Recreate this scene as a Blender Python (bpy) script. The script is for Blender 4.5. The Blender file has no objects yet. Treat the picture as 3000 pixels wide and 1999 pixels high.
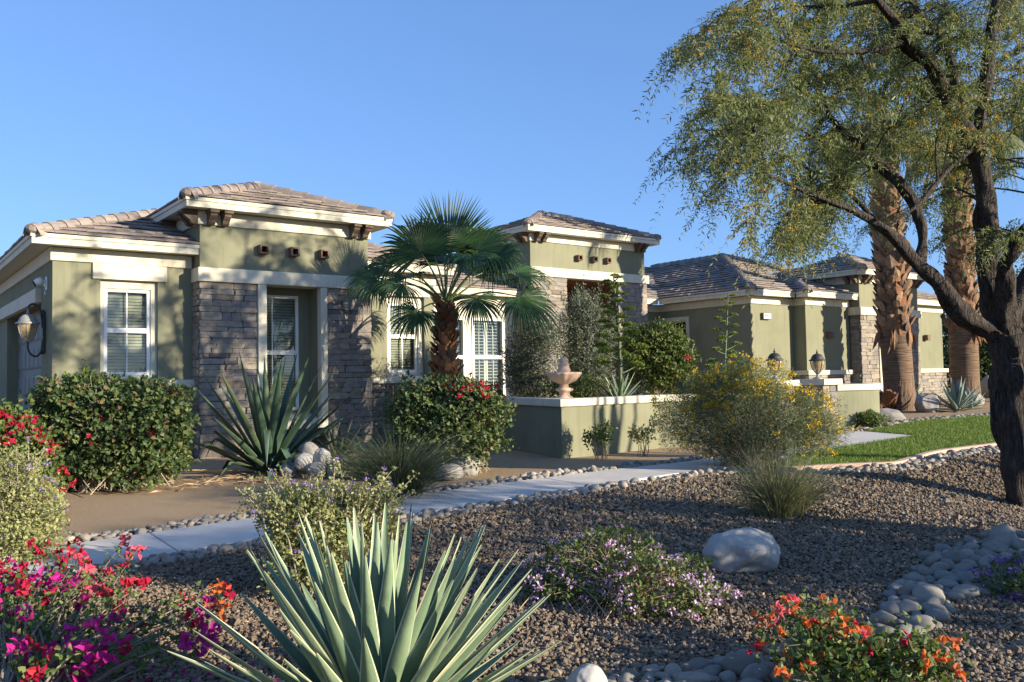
import bpy, math, random
import numpy as np
from mathutils import Vector, Matrix

# ------------------------------------------------------------------ camera
scene = bpy.context.scene
YAW, PIT, ROL = (math.radians(a) for a in (37.096, 2.483, -1.0275))
fw = Vector((math.sin(YAW) * math.cos(PIT), math.cos(YAW) * math.cos(PIT), math.sin(PIT)))
rt = Vector((math.cos(YAW), -math.sin(YAW), 0))
up = rt.cross(fw)
rt, up = math.cos(ROL) * rt + math.sin(ROL) * up, -math.sin(ROL) * rt + math.cos(ROL) * up
cam_data = bpy.data.cameras.new('camera')
cam_data.sensor_width = 36.0
cam_data.lens = 2524.0 / 3000.0 * 36.0
cam_data.clip_start, cam_data.clip_end = 0.05, 3000
camera = bpy.data.objects.new('camera', cam_data)
scene.collection.objects.link(camera)
CAM = Vector((0, 0, 1.3))
m = Matrix((rt, up, -fw)).transposed().to_4x4()
m.translation = CAM
camera.matrix_world = m
scene.camera = camera

# ------------------------------------------------------------------ sky and sun (late afternoon, low from the right)
SUN_EL = math.radians(14.5)
SUN_H = Vector((0.447, -0.894, 0)).normalized()
SUN_DIR = Vector((SUN_H.x * math.cos(SUN_EL), SUN_H.y * math.cos(SUN_EL), math.sin(SUN_EL)))
world = bpy.data.worlds.new('World')
scene.world = world
world.use_nodes = True
wn = world.node_tree
sky = wn.nodes.new('ShaderNodeTexSky')
sky.sky_type = 'NISHITA'
sky.sun_disc = False
sky.sun_elevation = SUN_EL
sky.sun_rotation = math.atan2(SUN_H.x, SUN_H.y)
sky.altitude = 300
sky.air_density = 1.0
sky.dust_density = 0.6
sky.ozone_density = 3.0
tint = wn.nodes.new('ShaderNodeMix')
tint.data_type, tint.blend_type = 'RGBA', 'MULTIPLY'
tint.inputs[0].default_value = 1.0
tint.inputs[7].default_value = (0.96, 1.38, 2.12, 1)
soft = wn.nodes.new('ShaderNodeGamma')          # even, clear late-afternoon air: gentler zenith-to-horizon fall-off
soft.inputs[1].default_value = 0.58
wn.links.new(sky.outputs[0], soft.inputs[0])
wn.links.new(soft.outputs[0], tint.inputs[6])
wn.links.new(tint.outputs[2], wn.nodes['Background'].inputs[0])
wn.nodes['Background'].inputs[1].default_value = 0.10
sd = bpy.data.lights.new('sun', 'SUN')
sd.energy = 5.0
sd.angle = math.radians(0.53)
sd.color = (1.0, 0.88, 0.68)
sun = bpy.data.objects.new('sun', sd)
scene.collection.objects.link(sun)
sun.rotation_euler = SUN_DIR.to_track_quat('Z', 'Y').to_euler()
sun.location = (20, -20, 30)
scene.view_settings.view_transform = 'Standard'
scene.view_settings.look = 'None'
scene.view_settings.exposure = 1.05
scene.view_settings.gamma = 1.0
scene.view_settings.use_curve_mapping = False
scene.render.engine = 'CYCLES'
scene.cycles.use_denoising = True
scene.cycles.max_bounces = 6
scene.cycles.diffuse_bounces = 3
scene.cycles.glossy_bounces = 2
scene.cycles.transmission_bounces = 4
scene.cycles.transparent_max_bounces = 8
scene.cycles.caustics_reflective = False
scene.cycles.caustics_refractive = False

# ------------------------------------------------------------------ helpers
RNG = np.random.default_rng(7)
COL = scene.collection
ORIGIN = {}


def smooth01(a, b, x):
    t = np.clip((x - a) / (b - a), 0, 1)
    return t * t * (3 - 2 * t)


def zt(x, y):
    d = .603 * x + .798 * y
    return -.30 + .30 * smooth01(3.5, 12, d) + .30 * smooth01(11, 24, x) - .40 * smooth01(8.2, 11.8, x) * (1 - smooth01(4.0, 6.3, y))


def link(o, parent=None, loc=None):
    COL.objects.link(o)
    w = Vector(loc) if loc is not None else Vector((0, 0, 0))
    ORIGIN[o.name] = w
    if parent is not None:
        o.parent = parent
        o.location = w - ORIGIN[parent.name]
    else:
        o.location = w
    return o


def tag(o, label=None, cat=None, group=None, kind=None):
    if label: o['label'] = label
    if cat: o['category'] = cat
    if group: o['group'] = group
    if kind: o['kind'] = kind
    return o


def thing(name, label, cat, loc, group=None):
    return tag(link(bpy.data.objects.new(name, None), None, loc), label, cat, group)


def mesh_np(V, F, mats, mi=None, smooth=False):
    """V (n,3); F list of int arrays, each (m,k)"""
    me = bpy.data.meshes.new('mesh')
    V = np.asarray(V, np.float32)
    me.vertices.add(len(V))
    me.vertices.foreach_set('co', V.ravel())
    if not isinstance(F, list): F = [F]
    F = [np.asarray(f, np.int32) for f in F if len(f)]
    tot = np.concatenate([np.full(len(f), f.shape[1], np.int32) for f in F])
    idx = np.concatenate([f.ravel() for f in F])
    me.loops.add(len(idx))
    me.loops.foreach_set('vertex_index', idx)
    me.polygons.add(len(tot))
    st = np.zeros(len(tot), np.int32)
    st[1:] = np.cumsum(tot)[:-1]
    me.polygons.foreach_set('loop_start', st)
    me.polygons.foreach_set('loop_total', tot)
    for mt in (mats if isinstance(mats, (list, tuple)) else [mats]): me.materials.append(mt)
    if mi is not None: me.polygons.foreach_set('material_index', np.asarray(mi, np.int32))
    me.polygons.foreach_set('use_smooth', np.full(len(tot), bool(smooth)))
    me.update(calc_edges=True)
    me.validate()
    return me


class MB:
    """collects polygons, then builds ONE mesh object"""

    def __init__(self): self.v, self.f, self.m, self.n = [], {}, {}, 0

    def add(self, V, F, mi=0):
        V = np.asarray(V, float).reshape(-1, 3)
        if isinstance(F, np.ndarray) or (len(F) and len({len(f) for f in F}) == 1):
            groups = [np.asarray(F, np.int64)]
        else:
            d = {}
            for f in F: d.setdefault(len(f), []).append(f)
            groups = [np.asarray(g, np.int64) for g in d.values()]
        for g in groups:
            k = g.shape[1]
            self.f.setdefault(k, []).append(g + self.n)
            self.m.setdefault(k, []).append(np.full(len(g), mi))
        self.v.append(V)
        self.n += len(V)
        return self

    def box(self, x0, x1, y0, y1, z0, z1, mi=0):
        V = [(x, y, z) for z in (z0, z1) for y in (y0, y1) for x in (x0, x1)]
        return self.add(V, [(0, 2, 3, 1), (4, 5, 7, 6), (0, 1, 5, 4), (2, 6, 7, 3), (0, 4, 6, 2), (1, 3, 7, 5)], mi)

    def build(self, name, mats, parent=None, loc=None, smooth=False, bevel=0):
        V = np.concatenate(self.v)
        if loc is None:
            loc = ORIGIN[parent.name] if parent is not None else V.mean(0)
        V = V - np.asarray(loc)
        ks = list(self.f)
        me = mesh_np(V, [np.concatenate(self.f[k]) for k in ks], mats, np.concatenate([np.concatenate(self.m[k]) for k in ks]), smooth)
        o = link(bpy.data.objects.new(name, me), parent, loc)
        if bevel:
            b = o.modifiers.new('bevel', 'BEVEL')
            b.width, b.segments, b.limit_method = bevel, 2, 'ANGLE'
        return o


def unit(v):
    v = np.asarray(v, float)
    return v / np.maximum(np.linalg.norm(v, axis=-1, keepdims=True), 1e-9)


def rand_dirs(n, rng=RNG):
    return unit(rng.normal(size=(n, 3)))


def tube(mb, pts, rad, sides=6, mi=0, cap=True, wob=0., rng=RNG):
    pts = np.asarray(pts, float)
    k = len(pts)
    rad = np.broadcast_to(np.asarray(rad, float), (k,))
    T = unit(np.gradient(pts, axis=0))
    ref = np.array([0, 0, 1.]) if abs(T[0][2]) < .9 else np.array([1., 0, 0])
    A = unit(np.cross(T, ref))
    for i in range(1, k):
        if A[i] @ A[i - 1] < 0: A[i] = -A[i]
    B = np.cross(T, A)
    a = np.linspace(0, 2 * np.pi, sides, endpoint=False)
    w = rng.normal(size=(k, sides))
    for _ in range(min(16, k // 3)):               # ridges run along the limb
        w = (np.vstack([w[:1], w[:-1]]) + w + np.vstack([w[1:], w[-1:]])) / 3 * 1.14
    rr = rad[:, None] * (1 + wob * w)
    V = pts[:, None] + rr[..., None] * (np.cos(a)[None, :, None] * A[:, None] + np.sin(a)[None, :, None] * B[:, None])
    i = np.arange(k - 1)[:, None] * sides
    j = np.arange(sides)[None]
    jn = (j + 1) % sides
    F = np.stack([i + j, i + jn, i + sides + jn, i + sides + j], -1).reshape(-1, 4)
    mb.add(V.reshape(-1, 3), F, mi)
    if cap:
        mb.add(V[-1], [tuple(range(sides))], mi)
        mb.add(V[0], [tuple(range(sides))[::-1]], mi)


def spline(pts, n):
    """Catmull-Rom through points (k,c) -> (n,c)"""
    p = np.asarray(pts, float)
    p = np.vstack([2 * p[0] - p[1], p, 2 * p[-1] - p[-2]])
    t = np.linspace(0, len(p) - 3 - 1e-6, n)
    i = t.astype(int)
    u = (t - i)[:, None]
    a, b, c, d = p[i], p[i + 1], p[i + 2], p[i + 3]
    return .5 * (2 * b + (c - a) * u + (2 * a - 5 * b + 4 * c - d) * u * u + (3 * b - a - 3 * c + d) * u ** 3)


def lathe(mb, prof, c, sides=16, mi=0, lobes=0, lobe=0.):
    """prof: list of (r,z) relative to c"""
    a = np.linspace(0, 2 * np.pi, sides, endpoint=False)
    V = []
    for r, z in prof:
        k = 1 + (lobe * np.cos(a * lobes) if lobes else 0 * a)
        V.append(np.stack([c[0] + r * k * np.cos(a), c[1] + r * k * np.sin(a), np.full(sides, c[2] + z)], -1))
    V = np.concatenate(V)
    n = len(prof)
    i = np.arange(n - 1)[:, None] * sides
    j = np.arange(sides)[None]
    jn = (j + 1) % sides
    mb.add(V, np.stack([i + j, i + jn, i + sides + jn, i + sides + j], -1).reshape(-1, 4), mi)
    mb.add(V[:sides], [tuple(range(sides))[::-1]], mi)
    mb.add(V[-sides:], [tuple(range(sides))], mi)


def leaves(mb, P, D, L, W, mi=0, shape='diamond', fold=.25, curl=.15, rng=RNG, N=None):
    """one small folded blade per row of P, growing along D"""
    P = np.asarray(P, float)
    n = len(P)
    if n == 0: return
    D = unit(D)
    if N is None: N = rand_dirs(n, rng)
    S = unit(np.cross(D, N))
    N = np.cross(S, D)
    L = np.broadcast_to(np.asarray(L, float), (n,))[:, None]
    W = np.broadcast_to(np.asarray(W, float), (n,))[:, None]
    if shape == 'diamond':
        m1 = P + D * L * .42 - N * fold * W * .5
        V = np.stack([P, m1 - S * W * .5, P + D * L - N * curl * L, m1 + S * W * .5], 1)
        F = np.array([[0, 1, 2], [0, 2, 3]])
    elif shape == 'tri':
        V = np.stack([P - S * W * .5, P + S * W * .5, P + D * L - N * curl * L], 1)
        F = np.array([[0, 1, 2]])
    else:  # ovate
        a = P + D * L * .28
        b = P + D * L * .68 - N * curl * L * .4
        f1 = N * fold * W * .5
        V = np.stack([P, a - S * W * .5 + f1, b - S * W * .36 + f1, P + D * L - N * curl * L, b + S * W * .36 + f1, a + S * W * .5 + f1, P + D * L * .5 - N * curl * L * .15], 1)
        F = np.array([[0, 6, 1], [1, 6, 2], [2, 6, 3], [3, 6, 4], [4, 6, 5], [5, 6, 0]])
    k = V.shape[1]
    idx = (np.arange(n)[:, None, None] * k + F[None]).reshape(-1, 3)
    mb.add(V.reshape(-1, 3), idx, mi)


def in_poly(x, y, poly):
    x, y = np.asarray(x, float), np.asarray(y, float)
    r = np.zeros(x.shape, bool)
    n = len(poly)
    for i in range(n):
        (x1, y1), (x2, y2) = poly[i], poly[(i + 1) % n]
        c = ((y1 > y) != (y2 > y)) & (x < (x2 - x1) * (y - y1) / ((y2 - y1) or 1e-9) + x1)
        r ^= c
    return r


# ------------------------------------------------------------------ materials
def mat(name):
    mt = bpy.data.materials.new(name)
    mt.use_nodes = True
    nt = mt.node_tree
    return mt, nt, nt.nodes['Principled BSDF']


def nd(nt, t, **kw):
    n = nt.nodes.new(t)
    for k, v in kw.items(): setattr(n, k, v)
    return n


def noise(nt, scale, detail=4, rough=.55, coord='Object', dist=0.):
    tc = nd(nt, 'ShaderNodeTexCoord')
    n = nd(nt, 'ShaderNodeTexNoise')
    n.inputs['Scale'].default_value = scale
    n.inputs['Detail'].default_value = detail
    n.inputs['Roughness'].default_value = rough
    n.inputs['Distortion'].default_value = dist
    if coord == 'World':
        g = nd(nt, 'ShaderNodeNewGeometry')
        nt.links.new(g.outputs['Position'], n.inputs['Vector'])
    else:
        nt.links.new(tc.outputs[coord], n.inputs['Vector'])
    return n


def ramp(nt, src, stops, interp='LINEAR'):
    r = nd(nt, 'ShaderNodeValToRGB')
    cr = r.color_ramp
    cr.interpolation = interp
    while len(cr.elements) > 1: cr.elements.remove(cr.elements[0])
    cr.elements[0].position, cr.elements[0].color = stops[0][0], (*stops[0][1], 1)
    for p, c in stops[1:]:
        e = cr.elements.new(p)
        e.color = (*c, 1)
    nt.links.new(src, r.inputs[0])
    return r


def mixc(nt, fac, a, b, mode='MIX'):
    x = nd(nt, 'ShaderNodeMix', data_type='RGBA', blend_type=mode)
    for sock, v in ((x.inputs[0], fac), (x.inputs[6], a), (x.inputs[7], b)):
        if isinstance(v, (int, float)): sock.default_value = v
        elif isinstance(v, tuple): sock.default_value = (*v, 1)
        else: nt.links.new(v, sock)
    return x.outputs[2]


def bump(nt, bs, h, strength, dist=.01):
    b = nd(nt, 'ShaderNodeBump')
    b.inputs['Strength'].default_value = strength
    b.inputs['Distance'].default_value = dist
    nt.links.new(h, b.inputs['Height'])
    nt.links.new(b.outputs[0], bs.inputs['Normal'])


def rnd(nt):
    """per-object and per-piece random, 0..1"""
    oi = nd(nt, 'ShaderNodeObjectInfo')
    g = nd(nt, 'ShaderNodeNewGeometry')
    a = nd(nt, 'ShaderNodeMath', operation='ADD')
    nt.links.new(oi.outputs['Random'], a.inputs[0])
    nt.links.new(g.outputs['Random Per Island'], a.inputs[1])
    f = nd(nt, 'ShaderNodeMath', operation='FRACT')
    nt.links.new(a.outputs[0], f.inputs[0])
    return f.outputs[0]


def surf(name, base, var=.12, scale=6., rough=.85, bs=40., bstr=.25, bdist=.01, spec=.3, coord='World', blotch=None, streak=0.):
    """one base colour with soft blotches and fine relief"""
    mt, nt, b = mat(name)
    n = noise(nt, scale, 5, .6, coord)
    c0 = tuple(max(0, x * (1 - var)) for x in base)
    c1 = tuple(min(1, x * (1 + var)) for x in base)
    r = ramp(nt, n.outputs['Fac'], [(.3, c0), (.7, c1)])
    out = r.outputs[0]
    if blotch:
        n2 = noise(nt, blotch[0], 3, .5, coord)
        f = ramp(nt, n2.outputs['Fac'], [(.5, (0, 0, 0)), (.75, (1, 1, 1))])
        out = mixc(nt, f.outputs[0], out, blotch[1])
    if streak:                                    # rain marks running down the face
        g = nd(nt, 'ShaderNodeNewGeometry')
        mp = nd(nt, 'ShaderNodeMapping')
        mp.inputs['Scale'].default_value = (5, 5, .55)
        nt.links.new(g.outputs['Position'], mp.inputs[0])
        n4 = nd(nt, 'ShaderNodeTexNoise')
        n4.inputs['Scale'].default_value = 1.6
        n4.inputs['Detail'].default_value = 6
        n4.inputs['Roughness'].default_value = .7
        nt.links.new(mp.outputs[0], n4.inputs['Vector'])
        f4 = ramp(nt, n4.outputs['Fac'], [(.5, (1, 1, 1)), (.75, (1 - streak,) * 3)])
        out = mixc(nt, 1.0, out, f4.outputs[0], 'MULTIPLY')
    nt.links.new(out, b.inputs['Base Color'])
    b.inputs['Roughness'].default_value = rough
    b.inputs['Specular IOR Level'].default_value = spec
    if bstr:
        n3 = noise(nt, bs, 6, .65, coord)
        bump(nt, b, n3.outputs['Fac'], bstr, bdist)
    return mt


def pieces(name, stops, rough=.85, ns=14., namt=.35, bs=60., bstr=.4, spec=.3, bdist=.006):
    """stones, tiles, leaves: colour picked per piece, grain by noise"""
    mt, nt, b = mat(name)
    r = ramp(nt, rnd(nt), stops)
    n = noise(nt, ns, 5, .65, 'World')
    g = ramp(nt, n.outputs['Fac'], [(.25, (1 - namt,) * 3), (.75, (1 + namt * .4,) * 3)])
    c = mixc(nt, 1.0, r.outputs[0], g.outputs[0], 'MULTIPLY')
    nt.links.new(c, b.inputs['Base Color'])
    b.inputs['Roughness'].default_value = rough
    b.inputs['Specular IOR Level'].default_value = spec
    if bstr:
        n3 = noise(nt, bs, 6, .65, 'World')
        bump(nt, b, n3.outputs['Fac'], bstr, bdist)
    return mt


def foliage(name, stops, trans=.3, rough=.5, spec=.35):
    mt, nt, b = mat(name)
    r = ramp(nt, rnd(nt), stops)
    nt.links.new(r.outputs[0], b.inputs['Base Color'])
    b.inputs['Roughness'].default_value = rough
    b.inputs['Specular IOR Level'].default_value = spec
    if trans:
        t = nd(nt, 'ShaderNodeBsdfTranslucent')
        tc = mixc(nt, 1.0, r.outputs[0], (1.3, 1.25, .7), 'MULTIPLY')
        nt.links.new(tc, t.inputs['Color'])
        mx = nd(nt, 'ShaderNodeMixShader')
        mx.inputs[0].default_value = trans
        nt.links.new(b.outputs[0], mx.inputs[1])
        nt.links.new(t.outputs[0], mx.inputs[2])
        nt.links.new(mx.outputs[0], nt.nodes['Material Output'].inputs[0])
    return mt


M = {}
M['stucco'] = surf('olive_stucco', (.205, .205, .138), .10, 1.2, .92, 150, .5, .006, .15, blotch=(.7, (.23, .226, .152)), streak=.22)
M['cream'] = surf('cream_trim', (.60, .565, .45), .06, 2.2, .85, 130, .3, .005, .2, streak=.18)
M['vinyl'] = surf('white_vinyl', (.80, .80, .76), .02, 3, .4, 30, 0, .001, .4)
M['soffit'] = surf('soffit_stucco', (.62, .58, .46), .05, 3, .9, 90, .3, .005, .15)
M['ledgestone'] = pieces('ledgestone', [(0, (.175, .145, .12)), (.2, (.315, .27, .215)), (.42, (.24, .215, .19)), (.6, (.36, .305, .235)), (.78, (.27, .245, .22)), (1, (.195, .182, .178))], .9, 9, .35, 45, .8, .2, .012)
M['mortar'] = surf('mortar', (.10, .085, .075), .2, 20, .95, 60, .3)
M['tile'] = pieces('roof_tile', [(0, (.225, .185, .165)), (.35, (.285, .238, .207)), (.7, (.33, .273, .233)), (1, (.205, .173, .162))], .82, 6, .30, 70, .35, .3, .005)
M['roofbase'] = surf('roof_felt', (.12, .09, .08), .2, 5, .95, 30, 0)
M['corbel'] = surf('brown_corbel', (.115, .085, .06), .2, 6, .8, 60, .3)
M['clay'] = surf('brown_clay', (.16, .105, .075), .2, 8, .85, 60, .3)
M['dark'] = surf('dark_void', (.012, .011, .010), .2, 8, .9, 60, 0)
M['garage'] = surf('grey_garage_paint', (.17, .165, .155), .05, 4, .6, 60, .1)
M['blind'] = surf('blind_slats', (.62, .60, .50), .05, 12, .6, 50, 0)
M['shutter'] = surf('white_shutter', (.80, .78, .70), .03, 8, .45, 50, 0)
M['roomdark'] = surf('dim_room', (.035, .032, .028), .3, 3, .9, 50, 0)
M['door'] = surf('brown_entry', (.17, .095, .055), .25, 4, .6, 30, .2)
M['iron'] = surf('weathered_iron', (.035, .033, .032), .4, 14, .55, 80, .3, .004, .5)
M['pewter'] = surf('grey_lantern_metal', (.30, .29, .27), .25, 16, .5, 80, .3, .004, .5)
M['concrete'] = surf('concrete_slab', (.58, .54, .49), .10, 2.5, .9, 120, .35, .004, .2, blotch=(1.3, (.50, .47, .43)))
M['curb'] = surf('pink_mow_curb', (.55, .37, .29), .12, 5, .9, 60, .4)
M['sandstone'] = surf('pink_cast_stone', (.62, .43, .31), .08, 9, .85, 60, .4, .006)
M['granite'] = None


def glass_mat():
    mt, nt, b = mat('window_glass')
    nt.nodes.remove(b)
    tr = nd(nt, 'ShaderNodeBsdfTransparent')
    tr.inputs[0].default_value = (.86, .89, .87, 1)
    gl = nd(nt, 'ShaderNodeBsdfGlossy')
    gl.inputs['Roughness'].default_value = .02
    fr = nd(nt, 'ShaderNodeFresnel')
    fr.inputs[0].default_value = 1.55
    mx = nd(nt, 'ShaderNodeMixShader')
    nt.links.new(fr.outputs[0], mx.inputs[0])
    nt.links.new(tr.outputs[0], mx.inputs[1])
    nt.links.new(gl.outputs[0], mx.inputs[2])
    nt.links.new(mx.outputs[0], nt.nodes['Material Output'].inputs[0])
    return mt


M['glass'] = glass_mat()


def amber_mat():
    mt, nt, b = mat('amber_glass')
    n = noise(nt, 26, 3, .5, 'Object')
    r = ramp(nt, n.outputs['Fac'], [(.3, (.42, .27, .10)), (.7, (.72, .58, .34))])
    nt.links.new(r.outputs[0], b.inputs['Base Color'])
    b.inputs['Roughness'].default_value = .18
    b.inputs['Transmission Weight'].default_value = .45
    return mt


M['amber'] = amber_mat()


def ground_mat(name, a, b_, c, s1, s2, bs, bstr):
    mt, nt, b = mat(name)
    n1 = noise(nt, s1, 4, .6, 'World')
    n2 = noise(nt, s2, 6, .7, 'World')
    r1 = ramp(nt, n1.outputs['Fac'], [(.3, a), (.7, b_)])
    r2 = ramp(nt, n2.outputs['Fac'], [(.42, (0, 0, 0)), (.62, (1, 1, 1))])
    nt.links.new(mixc(nt, r2.outputs[0], r1.outputs[0], c), b.inputs['Base Color'])
    b.inputs['Roughness'].default_value = .95
    b.inputs['Specular IOR Level'].default_value = .15
    n3 = noise(nt, bs, 6, .7, 'World')
    bump(nt, b, n3.outputs['Fac'], bstr, .02)
    return mt


M['sand'] = ground_mat('decomposed_granite', (.37, .265, .165), (.43, .315, .20), (.33, .235, .15), .8, 35, 120, .6)
M['gravelbase'] = ground_mat('gravel_ground', (.10, .075, .055), (.13, .10, .075), (.07, .055, .042), 1.5, 40, 50, .8)
M['gravel'] = pieces('brown_gravel', [(0, (.115, .086, .06)), (.3, (.205, .153, .107)), (.6, (.27, .203, .14)), (.85, (.16, .128, .10)), (.94, (.34, .29, .23)), (1, (.105, .083, .07))], .9, 30, .3, 90, 0, .2)
M['lawn'] = ground_mat('lawn_soil', (.07, .12, .022), (.095, .15, .03), (.08, .11, .03), 2, 30, 90, .8)
M['grass'] = foliage('lawn_grass', [(0, (.085, .155, .022)), (.5, (.13, .21, .034)), (.9, (.17, .245, .05)), (1, (.28, .28, .12))], .3, .5)
M['cobble'] = pieces('river_cobble', [(0, (.17, .155, .13)), (.3, (.25, .23, .195)), (.55, (.19, .185, .175)), (.8, (.30, .27, .225)), (1, (.21, .18, .15))], .8, 22, .25, 70, .25, .3)
M['edging'] = pieces('edging_cobble', [(0, (.20, .18, .155)), (.3, (.33, .29, .24)), (.5, (.23, .22, .20)), (.72, (.37, .29, .21)), (.86, (.42, .385, .33)), (1, (.25, .205, .165))], .85, 22, .25, 70, .25, .3)
M['boulder'] = pieces('granite_boulder', [(0, (.38, .365, .345)), (1, (.43, .41, .385))], .85, 28, .22, 45, .3, .2, .008)
M['boulder_dark'] = pieces('dark_boulder', [(0, (.26, .245, .23)), (1, (.34, .315, .29))], .85, 18, .25, 45, .35, .2, .008)
# ------------------------------------------------------------------ ground
from mathutils import noise as mnoise


def view_uvd(P):
    v = np.asarray(P, float) - np.array(CAM)
    d = v @ np.array(fw)
    return v @ np.array(rt) / np.maximum(d, 1e-3), v @ np.array(up) / np.maximum(d, 1e-3), d


def in_view(P, mx=.72, my=.52):
    u, w, d = view_uvd(P)
    return (d > .5) & (np.abs(u) < mx + .6 / np.maximum(d, .5)) & (np.abs(w) < my + .6 / np.maximum(d, .5))


def axis(lo, hi, core_lo, core_hi, step):
    a = np.arange(core_lo, core_hi + step * .5, step)
    g = 1.35 ** np.arange(1, 40) * step
    l = core_lo - np.cumsum(g)
    r = core_hi + np.cumsum(g)
    return np.concatenate([l[l > lo][::-1], a, r[r < hi]])


gx, gy = axis(-500, 900, -6, 26, .35), axis(-500, 900, -6, 17, .35)
X, Y = np.meshgrid(gx, gy)
Z = zt(X, Y) + .012 * np.sin(X * 2.1 + 1.3 * np.sin(Y * 1.7)) * np.sin(Y * 1.9 + X * .4) * (np.hypot(X - 8, Y - 8) < 16) - .02
nx, ny = len(gx), len(gy)
ii, jj = np.meshgrid(np.arange(nx - 1), np.arange(ny - 1))
a = (jj * nx + ii).ravel()
mb = MB()
mb.add(np.stack([X, Y, Z], -1).reshape(-1, 3), np.stack([a, a + 1, a + nx + 1, a + nx], -1))
tag(mb.build('ground', M['sand'], None, (0, 0, 0), True), kind='structure')


def terrain_patch(name, poly, off, step, material):
    xs, ys = [p[0] for p in poly], [p[1] for p in poly]
    gx, gy = np.arange(min(xs), max(xs) + step, step), np.arange(min(ys), max(ys) + step, step)
    X, Y = np.meshgrid(gx, gy)
    nx, ny = len(gx), len(gy)
    ii, jj = np.meshgrid(np.arange(nx - 1), np.arange(ny - 1))
    keep = in_poly(X[:-1, :-1] + step / 2, Y[:-1, :-1] + step / 2, poly)
    a = (jj * nx + ii)[keep]
    mb = MB()
    mb.add(np.stack([X, Y, zt(X, Y) + off], -1).reshape(-1, 3), np.stack([a, a + 1, a + nx + 1, a + nx], -1))
    return tag(mb.build(name, material, None, (0, 0, 0), True), kind='structure')


GRAVEL = [(-5, 7.5), (8.6, 7.45), (9.4, 6.6), (10.63, 6.1), (12.93, 6.2), (15, 5.9), (20, 5.4), (20, -5), (-5, -5)]
LAWN = [(9.75, 7.1), (10.66, 6.78), (11.43, 6.42), (13.28, 6.72), (14.78, 6.5), (18, 6.1), (24, 6), (24, 8.6), (20.9, 8.75), (18.51, 9.72), (15.95, 9.5), (15.6, 8.26), (13.2, 8.31), (11.71, 8.2), (10.5, 7.62)]
terrain_patch('gravel_bed', GRAVEL, .008, .12, M['gravelbase'])
lawn = terrain_patch('lawn', LAWN, .03, .06, M['lawn'])

# lawn blades: one mass nobody could count
n = 90000
P = np.stack([RNG.uniform(9.7, 22, n), RNG.uniform(6, 9.8, n)], -1)
P = P[in_poly(P[:, 0], P[:, 1], LAWN)]
P3 = np.column_stack([P, zt(P[:, 0], P[:, 1]) + .028])
mb = MB()
D = np.array([0, 0, 1.]) + RNG.normal(0, .45, (len(P3), 3)) * [1, 1, .2]
leaves(mb, P3, D, RNG.uniform(.03, .065, len(P3)), .009, 0, 'tri', curl=.1)
tag(mb.build('lawn_grass', M['grass'], None, (15, 8, 0)), 'short bright green lawn grass in striped shade', 'grass', kind='stuff')

# walkway: slabs with open joints
walk = link(bpy.data.objects.new('walkway', None), None, (7, 8.2, 0))
tag(walk, kind='structure')


def slab(name, poly, parent, thick=.12, off=.028, material='concrete'):
    mb = MB()
    n = len(poly)
    top = [(x, y, float(zt(x, y)) + off) for x, y in poly]
    bot = [(x, y, z - thick) for x, y, z in top]
    mb.add(top + bot, [tuple(range(n)), tuple(range(2 * n - 1, n - 1, -1))] + [(i, i + n, (i + 1) % n + n, (i + 1) % n) for i in range(n)])
    return mb.build(name, M[material], parent, bevel=.008)


xj = [-4.2, -2.6, -1.0, .6, 2.2, 3.8, 5.4, 7.0, 8.6, 10.2, 11.8]
for i in range(len(xj) - 1):
    slab('slab', [(xj[i] + .007, 7.72), (xj[i + 1] - .007, 7.72 + .05 * (i > 6)), (xj[i + 1] - .007, 8.66 + .04 * (i > 6)), (xj[i] + .007, 8.66)], walk)
slab('slab', [(11.807, 8.27), (13.2, 8.34), (13.2, 10.0), (11.807, 9.15)], walk)
slab('slab', [(13.214, 8.34), (15.58, 8.29), (15.92, 9.44), (15.75, 10.3), (13.214, 10.2)], walk)
slab("slab", [(14.38, 10.215), (15.55, 10.315), (15.75, 12.4), (14.3, 12.4)], walk)
slab("slab", [(14.3, 12.414), (15.75, 12.414), (18.2, 18.8), (15.6, 18.8)], walk)

# pink mow curb along the lawn
curb_pts = [(9.72, 7.08), (10.2, 6.93), (10.66, 6.76), (11.05, 6.55), (11.43, 6.40), (12.2, 6.55), (13.28, 6.70), (14.78, 6.48), (18, 6.08)]
cp = spline(curb_pts, 60)
mb = MB()
T = unit(np.gradient(cp, axis=0))
Nn = np.stack([-T[:, 1], T[:, 0]], -1)
rows = []
for off, z in ((-.06, -.05), (-.06, .05), (-.045, .062), (.045, .062), (.06, .05), (.06, -.05)):
    q = cp - Nn * .03 + Nn * off
    rows.append(np.column_stack([q, zt(q[:, 0], q[:, 1]) + z]))
V = np.stack(rows, 1).reshape(-1, 3)
F = [(i * 6 + j, i * 6 + j + 1, i * 6 + j + 7, i * 6 + j + 6) for i in range(59) for j in range(5)]
mb.add(V, np.array(F))
tag(mb.build('lawn_curb', M['curb'], None, (11, 6.6, 0)), kind='structure')


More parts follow.
